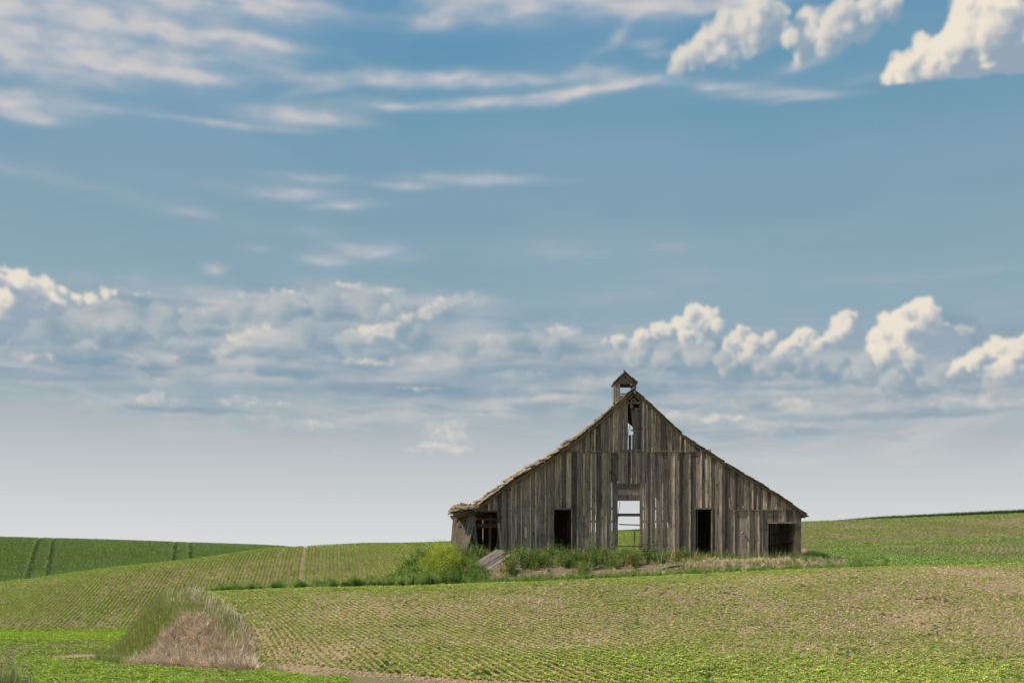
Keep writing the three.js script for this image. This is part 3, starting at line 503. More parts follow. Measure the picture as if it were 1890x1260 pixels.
// --- loft door: three planks hanging askew in the gable opening
{
  const door = mesh('loft_door', timber(fwd(bx(1168), by(768), DZ + 0.035), fwd(bx(1184.5), by(768), DZ + 0.035), 0.1, 0.02, V3(0, 0, 1)), darkWood, barn);
  for (const [b0, b1, t0, t1, yt, k] of [[1169.6, 1174.8, 1164.2, 1171, 756, 7], [1175, 1180, 1171.3, 1178.2, 753, 1], [1180.2, 1185.3, 1178.5, 1185.3, 752.5, 10]]) mesh('board', board(bx(b0), bx(b1), bx(t1), bx(t0), by(802), by(801), by(yt), by(yt - 1), DZ + 0.012, 0.022), woods[k], door);
  mesh('door_scrap', board(bx(1164.5), bx(1169), bx(1169), bx(1164.2), by(795), by(794.6), by(792), by(792.4), DZ + 0.05, 0.02), woods[4], door);
}
// --- hoist beam and pulley under the peak
{
  const beam = mesh('hoist_beam', mergeGeometries([timber(fwd(bx(1159), by(743.5), DZ + 0.02), fwd(bx(1181), by(743.5), DZ + 0.02), 0.08, 0.09), timber(fwd(bx(1170), by(727), DZ - 0.5), fwd(bx(1170), by(727), DZ + 3), 0.1, 0.12), timber(fwd(bx(1160.5), by(737), DZ - 0.02), fwd(bx(1169.5), by(727), DZ - 0.02), 0.09, 0.05, V3(0, 0, 1)), timber(fwd(bx(1179.5), by(737), DZ - 0.02), fwd(bx(1170.5), by(727), DZ - 0.02), 0.09, 0.05, V3(0, 0, 1))]), darkWood, barn);
  const pul = new THREE.TorusGeometry(0.09, 0.035, 8, 16).translate(bx(1169), by(740), -DZ + 0.05);
  mesh('pulley', mergeGeometries([pul, new THREE.CylinderGeometry(0.02, 0.02, 0.22, 8).rotateX(Math.PI / 2).translate(bx(1169), by(740), -DZ + 0.05), new THREE.BoxGeometry(0.05, 0.3, 0.04).translate(bx(1165), by(747), -DZ + 0.06), new THREE.TorusGeometry(0.06, 0.025, 8, 14).translate(bx(1166), by(751), -DZ + 0.06)]), woods[9], beam);
  const rope = (pts) => new THREE.TubeGeometry(new THREE.CatmullRomCurve3(pts), 16, 0.012, 5);
  mesh('rope', rope([fwd(bx(1166), by(752), DZ + 0.3), fwd(bx(1165.5), by(775), DZ + 0.35), fwd(bx(1161), by(800), DZ + 0.4), fwd(bx(1160), by(834), DZ + 0.5)]), iron, beam);
  mesh('rope', rope([fwd(bx(1146), by(924), DZ + 0.4), fwd(bx(1143.5), by(945), DZ + 0.5), fwd(bx(1141.8), by(962), DZ + 0.4), fwd(bx(1142), by(1000), DZ + 0.4)]), iron, beam);
}
// --- cart gate in the middle opening
{
  const gate = mesh('gate', timber(fwd(bx(1172.3), GROUND_Y - 0.2, DZ + 0.16), fwd(bx(1172.3), by(978), DZ + 0.16), 0.06, 0.06), darkWood, barn);
  for (const [x0, y0, x1, y1, w] of [[1140, 949.5, 1183, 949.5, 0.13], [1143.5, 967, 1183, 968.5, 0.05], [1140, 978.4, 1183, 978.2, 0.035], [1139, 1007.5, 1183, 1008, 0.05]]) mesh('rail', timber(fwd(bx(x0), by(y0), DZ + 0.22), fwd(bx(x1), by(y1), DZ + 0.22), 0.04, w), w > 0.1 ? woods[7] : darkWood, gate);
}
// --- rear wall with its own cart opening and a gap in the gable
const MR = ZR / DZ;
{
  const X = (px) => bx(px), f = [];
  const opening = [3.72, 8.05, 5.35], roofY = (x) => by(rake(CX + x / M)) - 0.06;
  const wall = mesh('rear_wall', mergeGeometries([timber(fwd(-2, 3.1, ZR - 0.08), fwd(3.7, 3.1, ZR - 0.08), 0.12, 0.12), timber(fwd(8.05, 3.1, ZR - 0.08), fwd(13, 3.1, ZR - 0.08), 0.12, 0.12), timber(fwd(1, 5.5, ZR - 0.08), fwd(10, 5.5, ZR - 0.08), 0.14, 0.14), timber(fwd(3.68, GROUND_Y, ZR - 0.08), fwd(3.68, 5.5, ZR - 0.08), 0.14, 0.14), timber(fwd(8.1, GROUND_Y, ZR - 0.08), fwd(8.1, 5.5, ZR - 0.08), 0.14, 0.14), timber(fwd(-2, 2.15, ZR - 0.08), fwd(3.7, 2.15, ZR - 0.08), 0.1, 0.1), timber(fwd(8.05, 2.15, ZR - 0.08), fwd(13, 2.15, ZR - 0.08), 0.1, 0.1)]), interiorWood, barn);
  for (let x = -2.55; x < 13.2;) {
    const w = rr(0.22, 0.3), x1 = Math.min(13.2, x + w), gap = x < 0 && rnd() < 0.3 ? 0.014 : -0.006, dz = rr(0, 0.02), t0 = roofY(x), t1 = roofY(x1);
    const xm = x + w / 2, lo = xm > opening[0] && xm < opening[1] ? opening[2] : xm > 10.45 ? (xm > 10 ? 9 : 2.75) : 1.0;
    if (lo > 8) { x = x1; continue; }  // boards left off the right end, an added opening to light the interior
    if (x + w / 2 > 5.1 && x + w / 2 < 7.1) mesh('board', board(x, x1 - gap, x1 - gap, x, lo, lo, 6.75, 6.75, ZR + dz, 0.022), interiorWood, wall);
    else mesh('board', board(x, x1 - gap, x1 - gap, x, lo, lo, t1, t0, ZR + dz, 0.022), interiorWood, wall);
    x = x1;
  }
}
// --- side walls
{
  const right = mesh('right_wall', mergeGeometries([2.62, 2.05, 1.5].map((y) => timber(fwd(13.04, y, DZ + 0.12), fwd(13.04, y, ZR), 0.06, 0.09)).concat([53.2, 55.6].map((z) => timber(fwd(13.0, GROUND_Y, z), fwd(13.0, 3.25, z), 0.12, 0.12)))), woods[9], barn);
  for (let z = DZ + 0.05; z < ZR - 0.05;) { const w = Math.min(rr(0.22, 0.3), ZR - z); mesh('board', timber(fwd(13.13, 1.0, z + w / 2), fwd(13.13, 3.3, z + w / 2), w - (rnd() < 0.16 ? 0.035 : 0.006), 0.022), wood(), right); z += w; }
  const left = mesh('left_wall', mergeGeometries([timber(fwd(-2.2, 3.1, DZ + 1.9), fwd(-2.3, 3.1, ZR), 0.12, 0.12), timber(fwd(-2.2, GROUND_Y, DZ + 3.6), fwd(-2.2, 3.2, DZ + 3.6), 0.13, 0.13)]), interiorWood, barn);
  for (let z = DZ + 2.0; z < ZR - 0.05;) { const w = Math.min(rr(0.22, 0.3), ZR - z); mesh('board', timber(fwd(-2.35, 1.0, z + w / 2), fwd(-2.35, 3.25, z + w / 2), w - 0.006, 0.022), wood(), left); z += w; }
  // the front stretch of the left wall has broken loose: its boards fan out and lean
  const fan = mesh('leaning_wall_section', timber(B(838, 956, 52.1), B(878, 958, 50.05), 0.08, 0.08), darkWood, barn);
  const n = 10;
  for (let i = 0; i < n; i++) {
    const t = i / (n - 1), z = lerp(52.1, 49.9, t), top = B(lerp(838.5, 873, t), 951.5 + rr(-1, 1) + (t > 0.9 ? 2 : 0), z), bot = B(lerp(832.5, 849, t) + rr(-0.6, 0.6), lerp(1022, 1040, t) + rr(-2, 2), z - 0.35);
    const w = i === n - 1 ? 0.3 : rr(0.1, 0.15);
    mesh('board', timber(bot, top, w, 0.024, V3(-0.25, 0.1, 1)), i === n - 1 ? woods[1] : i < 5 ? [shingleMats[3], woods[10], shingleMats[1]][i % 3] : woods[[1, 7, 10, 1][i % 4]], fan);
  }
  mesh('corner_post', timber(B(881, 1028, 50.3), B(874, 946, 50.3), 0.12, 0.12), interiorWood, barn);
  mesh('inner_frame', mergeGeometries([timber(B(873, 957, 51.4), B(920, 959, 51.4), 0.12, 0.12), timber(B(876, 971, 52.2), B(921, 970, 52.2), 0.12, 0.2), timber(B(904, 1026, 51.6), B(905, 950, 51.6), 0.11, 0.11), timber(B(884, 1016, 50.9), B(871, 980, 50.9), 0.12, 0.08), timber(B(900, 955, 53), B(922, 975, 53), 0.1, 0.1)]), interiorWood, barn);
  // inner posts and tie beams
  for (const [x, y1] of [[2.76, 6.0], [8.5, 6.0], [5.0, 5.6], [6.6, 5.6]]) if (x < 4 || x > 8) mesh('inner_post', timber(fwd(x, GROUND_Y, DZ + 3.2), fwd(x, y1, DZ + 3.2), 0.18, 0.18), interiorWood, barn);
  for (const y of [5.95]) mesh('tie_beam', timber(fwd(1.2, y, DZ + 3.2), fwd(10.2, y, DZ + 3.2), 0.18, 0.2), interiorWood, barn);
  const part = mesh('stall_partition', timber(fwd(2.76, 3.2, DZ + 0.4), fwd(2.76, 3.2, ZR - 0.2), 0.1, 0.1), interiorWood, barn);
  for (const x of [2.74, 8.52]) for (let z = DZ + 0.4; z < ZR - 0.2; z += 0.27) mesh('board', timber(fwd(x, 1.0, z + 0.13), fwd(x, 4.2, z + 0.13), 0.262, 0.022), interiorWood, part);
}
// --- roof: rafters, sheathing and shingles; the front edge of the left slope has sagged forward
{
  const rx = (p) => [bx(p[0]), by(p[1])];
  const L = rakeL.map(rx), R = rakeR.map(rx), rf = [];
  const lift = (z, x = 0) => 0.07 + 0.3 * lerp(1, 0.35, sstep(2, 5.4, x)) * sstep(-0.45, 0.75, z - DZ);          // how far the left slope stands above the wall's rake
  for (let z = DZ + 0.3; z < ZR; z += 0.62) {
    for (const P of [L, R]) for (let i = 0; i < P.length - 1; i++) { const dy = P === L ? -0.04 : -0.07; rf.push(timber(fwd(P[i][0], P[i][1] + dy, z), fwd(P[i + 1][0], P[i + 1][1] + dy, z), 0.06, 0.1)); }
  }
  const roof = mesh('roof', mergeGeometries(rf), interiorWood, barn);
  // sheathing: boards running the length of the barn
  const sh = [], along = (P, s) => { let d = 0; for (let i = 0; i < P.length - 1; i++) { const l = Math.hypot(P[i + 1][0] - P[i][0], P[i + 1][1] - P[i][1]); if (s <= d + l || i === P.length - 2) { const t = (s - d) / l; return [lerp(P[i][0], P[i + 1][0], t), lerp(P[i][1], P[i + 1][1], t), (P[i + 1][1] - P[i][1]) / (P[i + 1][0] - P[i][0])]; } d += l; } };
  const lenOf = (P) => P.slice(1).reduce((d, p, i) => d + Math.hypot(p[0] - P[i][0], p[1] - P[i][1]), 0);
  const LL = lenOf(L), LR = lenOf(R);
  for (let s = 0.02; s < LL; s += 0.2) {
    const [x, y, m] = along(L, s), u = V3(-m, 1, 0).normalize();
    const zs = [DZ - 0.42 + rr(-0.03, 0.05), DZ - 0.1, DZ + 0.2, DZ + 0.5, DZ + 0.8, ZR + 0.15];
    for (let k = 0; k < zs.length - 1; k++) sh.push(timber(fwd(x, y + lift(zs[k], x) - 0.05, zs[k]), fwd(x, y + lift(zs[k + 1], x) - 0.05, zs[k + 1]), 0.195, 0.024, u));
  }
  for (let s = 0.1; s < LR; s += 0.2) { const [x, y, m] = along(R, s), u = V3(-m, 1, 0).normalize(); sh.push(timber(fwd(x, y - 0.005, DZ - 0.14 + rr(-0.03, 0.06)), fwd(x, y - 0.005, ZR + 0.15), 0.195, 0.022, u)); }
  mesh('sheathing', mergeGeometries(sh), darkWood, roof, { kind: 'stuff' });
  // shingle: root up the slope, butt down the slope, lying at depth z
  const shingle = (P, s, z, w, len, off, tilt, slip = 0) => {
    const total = P === L ? LL : LR, s1 = P === L ? s + len : s - len, a = along(P, clamp(s, 0.001, total - 0.001)), b = along(P, clamp(s1, 0.001, total - 0.001));
    const add = P === L ? (zz, xx) => lift(zz, xx) : () => 0.03;
    const butt = V3(a[0], a[1] + add(z, a[0]) + off + tilt, -z - slip), root = V3(b[0], b[1] + add(z, b[0]) + off, -z);
    const dz = P === L ? (lift(z + 0.1, a[0]) - lift(z - 0.1, a[0])) / 0.2 : 0, cross = V3(0, dz, -1).normalize();
    const d = root.clone().sub(butt).normalize(), n = new THREE.Vector3().crossVectors(cross, d).normalize(); if (n.y < 0) n.negate();
    return timber(butt, root, w, 0.022, n);
  };
  // left slope: the strip that shows, shingle by shingle
  let count = 0;
  for (let s = LL - 0.05; s > -0.1; s -= 0.15) {
    const low = 1 - s / LL;
    for (let k = 0; k < 4; k++) {
      const z = DZ - 0.34 + k * 0.25 + rr(-0.05, 0.05);
      if (low > 0.3 && k > 0 && rnd() < 0.16) continue;
      const big = low > 0.45 ? 1.25 : 1, t = rnd() < (low > 0.4 ? 0.42 : 0.2) ? rr(0.04, 0.17) : rr(0, 0.04);
      const mossy = low < 0.3 && rnd() < 0.4;
      mesh('shingle', shingle(L, s - 0.02, z, rr(0.17, 0.27) * big, rr(0.3, 0.42) * big, 0.01 + rr(0, 0.05), t, rr(-0.09, 0.09)), mossy ? shingleMats[4] : shingleMats[Math.floor(rnd() * 6)], roof); count++;
    }
  }
  // loose heap of slipped shingles at the left eave
  for (let i = 0; i < 18; i++) {
    const s = rr(0.0, 1.5), z = DZ - 0.4 + rr(0, 0.9), a = along(L, Math.max(0.001, s)), c = V3(a[0] + rr(-0.1, 0.05), a[1] + lift(z, a[0]) + rr(0.0, 0.06), -z), d = V3(rr(0.5, 1), rr(0.15, 0.6), rr(-0.5, 0.5)).normalize();
    mesh('shingle', timber(c, c.clone().addScaledVector(d, rr(0.2, 0.42)), rr(0.12, 0.24), 0.018, V3(rr(-0.5, 0), 1, rr(0, 0.7)).normalize()), shingleMats[Math.floor(rnd() * 6)], roof);
  }
  // right slope: butts showing along the edge, here and there a gap
  for (let s = 0.12; s < LR - 0.02; s += 0.26) {
    if (rnd() < 0.08) continue;
    mesh('shingle', shingle(R, s + 0.2, DZ - 0.1 + rr(-0.05, 0.05), rr(0.16, 0.26), rr(0.34, 0.46), 0.0 + rr(0, 0.012), rr(0, 0.045)), rnd() < 0.8 ? darkWood : shingleMats[3], roof);
  }
  for (const s of [0.34, 0.5, 0.66, 0.8]) { const [x, y, m] = along(R, LR * s); mesh('shingle', timber(fwd(x - 0.3, y + 0.32 * -m * 0.8 + 0.03, DZ), fwd(x + 0.35, y + 0.35 * m + 0.09, DZ - 0.05), 0.3, 0.02), darkWood, roof); }
  const rest = [];
  for (let s = LL - 0.1; s > 0; s -= 0.2) for (let z = DZ + 0.85; z < ZR; z += 0.42) rest.push(shingle(L, s, z, 0.4, 0.36, 0.01, 0.01));
  for (let s = 0.3; s < LR; s += 0.2) for (let z = DZ + 0.2; z < ZR; z += 0.42) rest.push(shingle(R, s, z, 0.41, 0.36, 0.0, 0.01));
  mesh('shingle_cover', mergeGeometries(rest), shingleMats[1], roof, { kind: 'stuff' });
  // eave ends: fascia and barge boards
  for (const [P, k] of [[R, 0]]) for (let i = 0; i < P.length - 1; i++) mesh('barge_board', timber(fwd(P[i][0], P[i][1] - 0.05, DZ - 0.06), fwd(P[i + 1][0], P[i + 1][1] - 0.05, DZ - 0.06), 0.022, 0.09), darkWood, roof);
  for (let i = 1; i < L.length - 1; i++) mesh('barge_board', timber(fwd(L[i][0], L[i][1] - 0.0, DZ - 0.3), fwd(L[i + 1][0], L[i + 1][1] - 0.0, DZ - 0.3), 0.025, 0.1), woods[3], roof);
}
// --- cupola astride the ridge
{
  const zc = 55.2, k = zc / F, cx = (1152.6 - CX) * k, Y = (py) => (HY - py) * k, hw = 0.47, z0 = zc - 0.47, z1 = zc + 0.47, yb = Y(748), ye = Y(711);
  const cup = mesh('cupola', mergeGeometries([timber(fwd(cx - hw - 0.04, Y(710), z0), fwd(cx + hw + 0.04, Y(710), z0), 0.1, 0.1), timber(fwd(cx - hw, Y(710), z1), fwd(cx + hw, Y(710), z1), 0.1, 0.1), timber(fwd(cx - hw, Y(710), z0), fwd(cx - hw, Y(710), z1), 0.1, 0.1), timber(fwd(cx + hw, Y(710), z0), fwd(cx + hw, Y(710), z1), 0.1, 0.1)]), darkWood, barn);
  for (const [sx, zz] of [[-1, z0], [1, z0], [-1, z1], [1, z1]]) mesh('post', timber(fwd(cx + sx * (hw - 0.03), yb - 0.3, zz), fwd(cx + sx * (hw - 0.03), ye, zz), 0.13, 0.13), sx < 0 ? woods[3] : woods[2], cup);
  mesh('side_board', timber(fwd(cx - hw - 0.07, yb + 0.1, zc), fwd(cx - hw - 0.07, ye, zc), 0.9, 0.02), woods[1], cup);
  mesh('side_board', timber(fwd(cx - hw + 0.16, yb - 0.1, z0 - 0.03), fwd(cx - hw + 0.11, ye, z0 - 0.03), 0.16, 0.02, V3(0, 0, 1)), woods[8], cup);
  mesh('side_board', timber(fwd(cx + hw - 0.02, yb - 0.1, z0 - 0.03), fwd(cx + hw - 0.02, ye, z0 - 0.03), 0.15, 0.02, V3(0, 0, 1)), woods[3], cup);
  for (const py of [724, 727.8, 731]) mesh('rail', timber(fwd(cx - hw, Y(py), z1 + 0.02), fwd(cx + hw, Y(py), z1 + 0.02), 0.03, 0.045), darkWood, cup);
  mesh('skirt_board', board(cx - hw, cx + hw, cx + hw, cx - hw, yb - 0.2, yb - 0.2, Y(733), Y(733), z0 + 0.02, 0.03), darkWood, cup);
  // gable with its diamond hole
  const s = new THREE.Shape(); s.moveTo(cx - 0.44, Y(709.6)); s.lineTo(cx + 0.44, Y(709.6)); s.lineTo(cx + 0.02, Y(692.5)); s.lineTo(cx - 0.02, Y(692.5)); s.closePath();
  const h = new THREE.Path(), hy = Y(699.6); h.moveTo(cx, hy + 0.065); h.lineTo(cx - 0.065, hy); h.lineTo(cx, hy - 0.065); h.lineTo(cx + 0.065, hy); h.closePath(); s.holes.push(h);
  for (const zz of [z0 - 0.05, z1 + 0.05]) { const g = new THREE.ExtrudeGeometry(s, { depth: 0.03, bevelEnabled: false }).translate(0, 0, -zz); mesh('gable_board', g, woods[12], cup); }
  for (const sx of [-1, 1]) {
    const a = V3(cx, Y(690.3), 0), b = V3(cx + sx * 0.6, Y(710.8), 0), d = b.clone().sub(a);
    const panel = mesh('roof_panel', timber(V3((a.x + b.x) / 2, (a.y + b.y) / 2, -(z0 - 0.16)), V3((a.x + b.x) / 2, (a.y + b.y) / 2, -(z1 + 0.16)), d.length(), 0.03, V3(-d.y * sx, Math.abs(d.x), 0).normalize()), darkWood, cup);
    for (let q = 0; q < 5; q++) for (let j = 0; j < 5; j++) { if (rnd() < 0.08) continue; const t = (q + 0.9) / 5, p = a.clone().addScaledVector(d, t), p2 = a.clone().addScaledVector(d, Math.max(0, t - 0.26)), up = V3(-d.y * sx, Math.abs(d.x), 0).normalize(), z = lerp(z0 - 0.1, z1 + 0.1, j / 4); mesh('shingle', timber(V3(p.x, p.y, -z).addScaledVector(up, 0.028 + rr(0, 0.02)), V3(p2.x, p2.y, -z).addScaledVector(up, 0.022), 0.26, 0.014, up), sx < 0 ? shingleMats[Math.floor(rnd() * 5)] : darkWood, panel); }
  }
  for (const [x, y, r] of [[-0.62, 8.72, 0.3], [-0.7, 8.6, 0.1], [-0.55, 8.8, 0.6], [-0.68, 8.68, -0.5]]) mesh('slipped_shingle', timber(V3(cx + x, y, -zc + 0.3 + r * 0.3), V3(cx + x - 0.22, y - 0.05 + r * 0.2, -zc + 0.3), 0.16, 0.018, V3(-0.3, 1, 0.4).normalize()), shingleMats[4], cup);
}
// --- small bird on the cupola
{
  const bird = group('bird', { label: 'small dark bird perched on the tip of the cupola roof', category: 'bird' });
  const k = 55.2 / F; bird.position.set((1152.6 - CX) * k, (HY - 690.1) * k, -55.1); bird.rotation.y = 0.35;
  const pts = [[0, -0.12], [0.012, -0.115], [0.016, -0.06], [0.035, -0.03], [0.042, 0.005], [0.038, 0.035], [0.026, 0.055], [0.028, 0.07], [0.026, 0.085], [0.012, 0.1], [0, 0.104]].map((p) => new THREE.Vector2(p[0], p[1]));
  const bodyMat = new THREE.MeshStandardMaterial({ color: new THREE.Color().setRGB(0.05, 0.04, 0.04), roughness: 0.8 });
  mesh('body', new THREE.LatheGeometry(pts, 14).rotateZ(0.55).translate(0, 0.1, 0), bodyMat, bird);
  mesh('wing', new THREE.SphereGeometry(0.04, 10, 8).scale(0.55, 1.6, 0.35).rotateZ(0.6).translate(0.015, 0.085, 0.034), bodyMat, bird); mesh('wing', new THREE.SphereGeometry(0.04, 10, 8).scale(0.55, 1.6, 0.35).rotateZ(0.6).translate(0.015, 0.085, -0.034), bodyMat, bird);
  mesh('beak', new THREE.ConeGeometry(0.008, 0.03, 8).rotateZ(1.5).translate(-0.075, 0.17, 0), iron, bird);
  for (const z of [-0.015, 0.015]) mesh('leg', new THREE.CylinderGeometry(0.004, 0.004, 0.08, 6).translate(0, 0.04, z), iron, bird);
}

// ------------------------------------------------------------------ plants
// one leaf: a bent diamond
function leaf(out, b, yaw, pitch, len, w, bend = 0.4) {
  const d = V3(Math.cos(yaw) * Math.cos(pitch), Math.sin(pitch), Math.sin(yaw) * Math.cos(pitch)), s = V3(-Math.sin(yaw), 0, Math.cos(yaw));
  const m = b.clone().addScaledVector(d, len * 0.55), t = b.clone().addScaledVector(d, len); t.y -= bend * len * 0.5;
  const l = m.clone().addScaledVector(s, w / 2), r = m.clone().addScaledVector(s, -w / 2);
  for (const p of [b, l, t, b, t, r]) out.push(p.x, p.y, p.z);
}
function blade(out, b, yaw, h, lean, w) {
  const s = V3(-Math.sin(yaw), 0, Math.cos(yaw)), d = V3(Math.cos(yaw), 0, Math.sin(yaw)), m = b.clone().addScaledVector(d, lean * 0.35); m.y += h * 0.6; const t = b.clone().addScaledVector(d, lean); t.y += h;
  const b0 = b.clone().addScaledVector(s, -w / 2), b1 = b.clone().addScaledVector(s, w / 2), m0 = m.clone().addScaledVector(s, -w * 0.4), m1 = m.clone().addScaledVector(s, w * 0.4);
  for (const p of [b0, b1, m1, b0, m1, m0, m0, m1, t]) out.push(p.x, p.y, p.z);
}
const soup = (out) => { const g = new THREE.BufferGeometry(); g.setAttribute('position', new THREE.Float32BufferAttribute(out, 3)); g.computeVertexNormals(); return g; };
function seedling(n, h, len, w) { const o = []; for (let i = 0; i < n; i++) leaf(o, V3(rr(-0.01, 0.01), h * (0.2 + 0.8 * i / n), rr(-0.01, 0.01)), i * 2.4 + rr(-0.4, 0.4), rr(0.1, 0.8), len * rr(0.7, 1.15), w, 0.5); return soup(o); }
function tuft(n, h, w, spread) { const o = []; for (let i = 0; i < n; i++) { const y = rr(0, 6.28), q = rr(0, spread * 0.5); blade(o, V3(Math.cos(y) * q, -0.03, Math.sin(y) * q), y + rr(-0.8, 0.8), h * rr(0.55, 1.1), h * rr(0.1, 0.6), w); } return soup(o); }
function weed(h, stems, leaves, len, w, spread) { const o = []; for (let s = 0; s < stems; s++) { const y = rr(0, 6.28), q = rr(0, spread), bx_ = Math.cos(y) * q, bz_ = Math.sin(y) * q, hh = h * rr(0.55, 1.1), lx = rr(-0.15, 0.15) * hh, lz = rr(-0.15, 0.15) * hh; blade(o, V3(bx_, -0.05, bz_), rr(0, 6.28), hh, 0.05, 0.014); for (let i = 0; i < leaves; i++) { const t = 0.12 + 0.88 * (i / leaves); leaf(o, V3(bx_ + lx * t, hh * t, bz_ + lz * t), i * 2.4 + rr(-0.5, 0.5), rr(-0.1, 0.9), len * (1.25 - 0.75 * t) * rr(0.7, 1.2), w * (1.2 - 0.6 * t), 0.6); } } return soup(o); }
const leafMat = (t = 0.25) => new THREE.MeshPhysicalMaterial({ color: 0xffffff, roughness: 0.85, transmission: t, thickness: 0, side: THREE.DoubleSide, specularIntensity: 0.4 });
const greenLeaf = leafMat(0.3), dryLeaf = new THREE.MeshStandardMaterial({ color: 0xffffff, roughness: 0.9, side: THREE.DoubleSide });
// spots: [x, z, scale, [r, g, b]] with tilt and turn at random
function scatter(name, geo, mat, spots, label, category, opt = {}) {
  const m = new THREE.InstancedMesh(geo, mat, spots.length), q = new THREE.Quaternion(), e = new THREE.Euler(), M4 = new THREE.Matrix4(), c = new THREE.Color();
  spots.forEach(([x, z, s, rgb, sy = 1, yaw, tiltX = 0, tiltZ = 0], i) => {
    e.set(tiltX + rr(-0.12, 0.12), yaw ?? rr(0, 6.283), tiltZ + rr(-0.12, 0.12)); q.setFromEuler(e);
    M4.compose(V3(x, ground(x, z) + (opt.lift ?? 0), -z), q, V3(s, s * sy, s)); m.setMatrixAt(i, M4); m.setColorAt(i, c.setRGB(rgb[0], rgb[1], rgb[2]));
  });
  m.name = numbered(name); m.castShadow = m.receiveShadow = true; Object.assign(m.userData, { kind: 'stuff', label, category }); scene.add(m); return m;
}
const tone = (a, b, v = 0.25) => { const t = rnd(), k = 1 + rr(-v, v); return [lerp(a[0], b[0], t) * k, lerp(a[1], b[1], t) * k, lerp(a[2], b[2], t) * k]; };

const ruts = [[[1189, 1094], [1196, 1086], [1205, 1074]], [[1214, 1099], [1228, 1094], [1240, 1084], [1246, 1074]], [[1543, 1112], [1600, 1127], [1680, 1146], [1757, 1163]], [[1680, 1107], [1715, 1105], [1750, 1110]], [[1330, 1094], [1360, 1098], [1378, 1101]]];
function rutAt(u, py) { let b = 99; for (const r of ruts) for (let i = 0; i < r.length - 1; i++) { const [ax, ay] = r[i], dx = r[i + 1][0] - ax, dy = r[i + 1][1] - ay, t = clamp(((u - ax) * dx + (py - ay) * dy) / (dx * dx + dy * dy)); b = Math.min(b, Math.hypot(u - ax - dx * t, py - ay - dy * t)); } return b; }
// --- front field: drilled rows that swing round to the right
{
  const spots = [], g = [];
  // rows are level lines of s = G(x) + z with slope dx/dz = -tan(angle)
  const ang = (x) => clamp(0.5 + 0.021 * (x + 5), 0.42, 1.05);
  const XS = [], GS = []; { let acc = 0; for (let x = -16; x <= 27; x += 0.05) { XS.push(x); GS.push(acc); acc += 0.05 / Math.tan(ang(x)); } }
  const invG = (v) => { const i = seek(GS, v); return XS[i] + 0.05 * (v - GS[i]) / (GS[i + 1] - GS[i]); };
  const gMax = GS[GS.length - 1];
  for (let s = 22; s < gMax + 46; s += 0.29) for (let z = 20; z < 46;) {
    z += rr(0.007, 0.019);
    const v = s - z; if (v <= 0 || v >= gMax - 0.2) continue;
    const x0 = invG(v), u = U(x0, z); if (u < 300 || u > 1960) continue;
    const x = x0 + rr(-0.036, 0.036) * (1 + 3 * sstep(1000, 1500, u)); if (region(x, z) !== 'front_field' || (hillEdge(x, z) < 0.5 && z < 31)) continue;
    const py = HY - ground(x, z) / z * F;
    const low = sstep(1175, 1240, py - (u < 700 ? 30 : u < 1300 ? 0 : 10)), crest = 1 - sstep(0.5, 2.2, crestZ(u) + 1 - z), patch = fbm(x / 3.4 + 20, z / 2.6, 4) + 0.5 * fbm(x * 0.9, z * 0.9, 2);
    if (rutAt(u, py) < 2.2) continue;
    const right = sstep(1250, 1800, u) * (1 - sstep(1090, 1150, py));
    let keep = 0.6 + 0.55 * patch + 0.9 * low + 0.45 * crest - 0.2 * right; const cen = 1 - clamp(Math.hypot((u - 900) / 280, (py - 1115) / 45)); keep -= 0.2 * sstep(0, 0.6, cen);
    if (rnd() > keep) continue;
    const dark = fbm(x * 0.8 + 70, z * 1.6, 3) > 0.42 && rnd() < 0.7;
    spots.push([x, z, rr(0.42, 0.92) * (1 + 0.35 * low + 0.15 * crest) * (rnd() < 0.06 ? 1.5 : 1), dark ? tone([0.09, 0.24, 0.03], [0.13, 0.28, 0.03]) : tone([0.34 + 0.05 * low, 0.46 + 0.06 * low, 0.085], [0.54 + 0.05 * low, 0.6 + 0.06 * low, 0.15])]);
  }
  scatter('crop_seedlings', seedling(6, 0.045, 0.062, 0.032), greenLeaf, spots, 'young green crop seedlings in slanting rows on the front field', 'crop seedlings');
  const clods = []; const cg = new THREE.IcosahedronGeometry(0.035, 0); { const p = cg.attributes.position; for (let i = 0; i < p.count; i++) p.setXYZ(i, p.getX(i) * (1 + 0.3 * Math.sin(i * 3)), p.getY(i) * 0.7, p.getZ(i)); cg.computeVertexNormals(); }
  for (let i = 0; i < 40000; i++) { const z = rr(24, 44), u = rr(330, 1930), x = (u - CX) / F * z; if (region(x, z) !== 'front_field') continue; const rut = rutAt(u, HY - ground(x, z) / z * F) < 1.6; clods.push([x, z, (rut ? 1.3 : 1) * rr(0.4, 1.3) ** 1.5, rut ? [0.1, 0.065, 0.045] : tone([0.33, 0.23, 0.13], [0.5, 0.37, 0.22])]); }
  scatter('soil_clods', cg, dryLeaf, clods, 'brown crumbs and clods of earth between the front rows', 'soil clods');
}
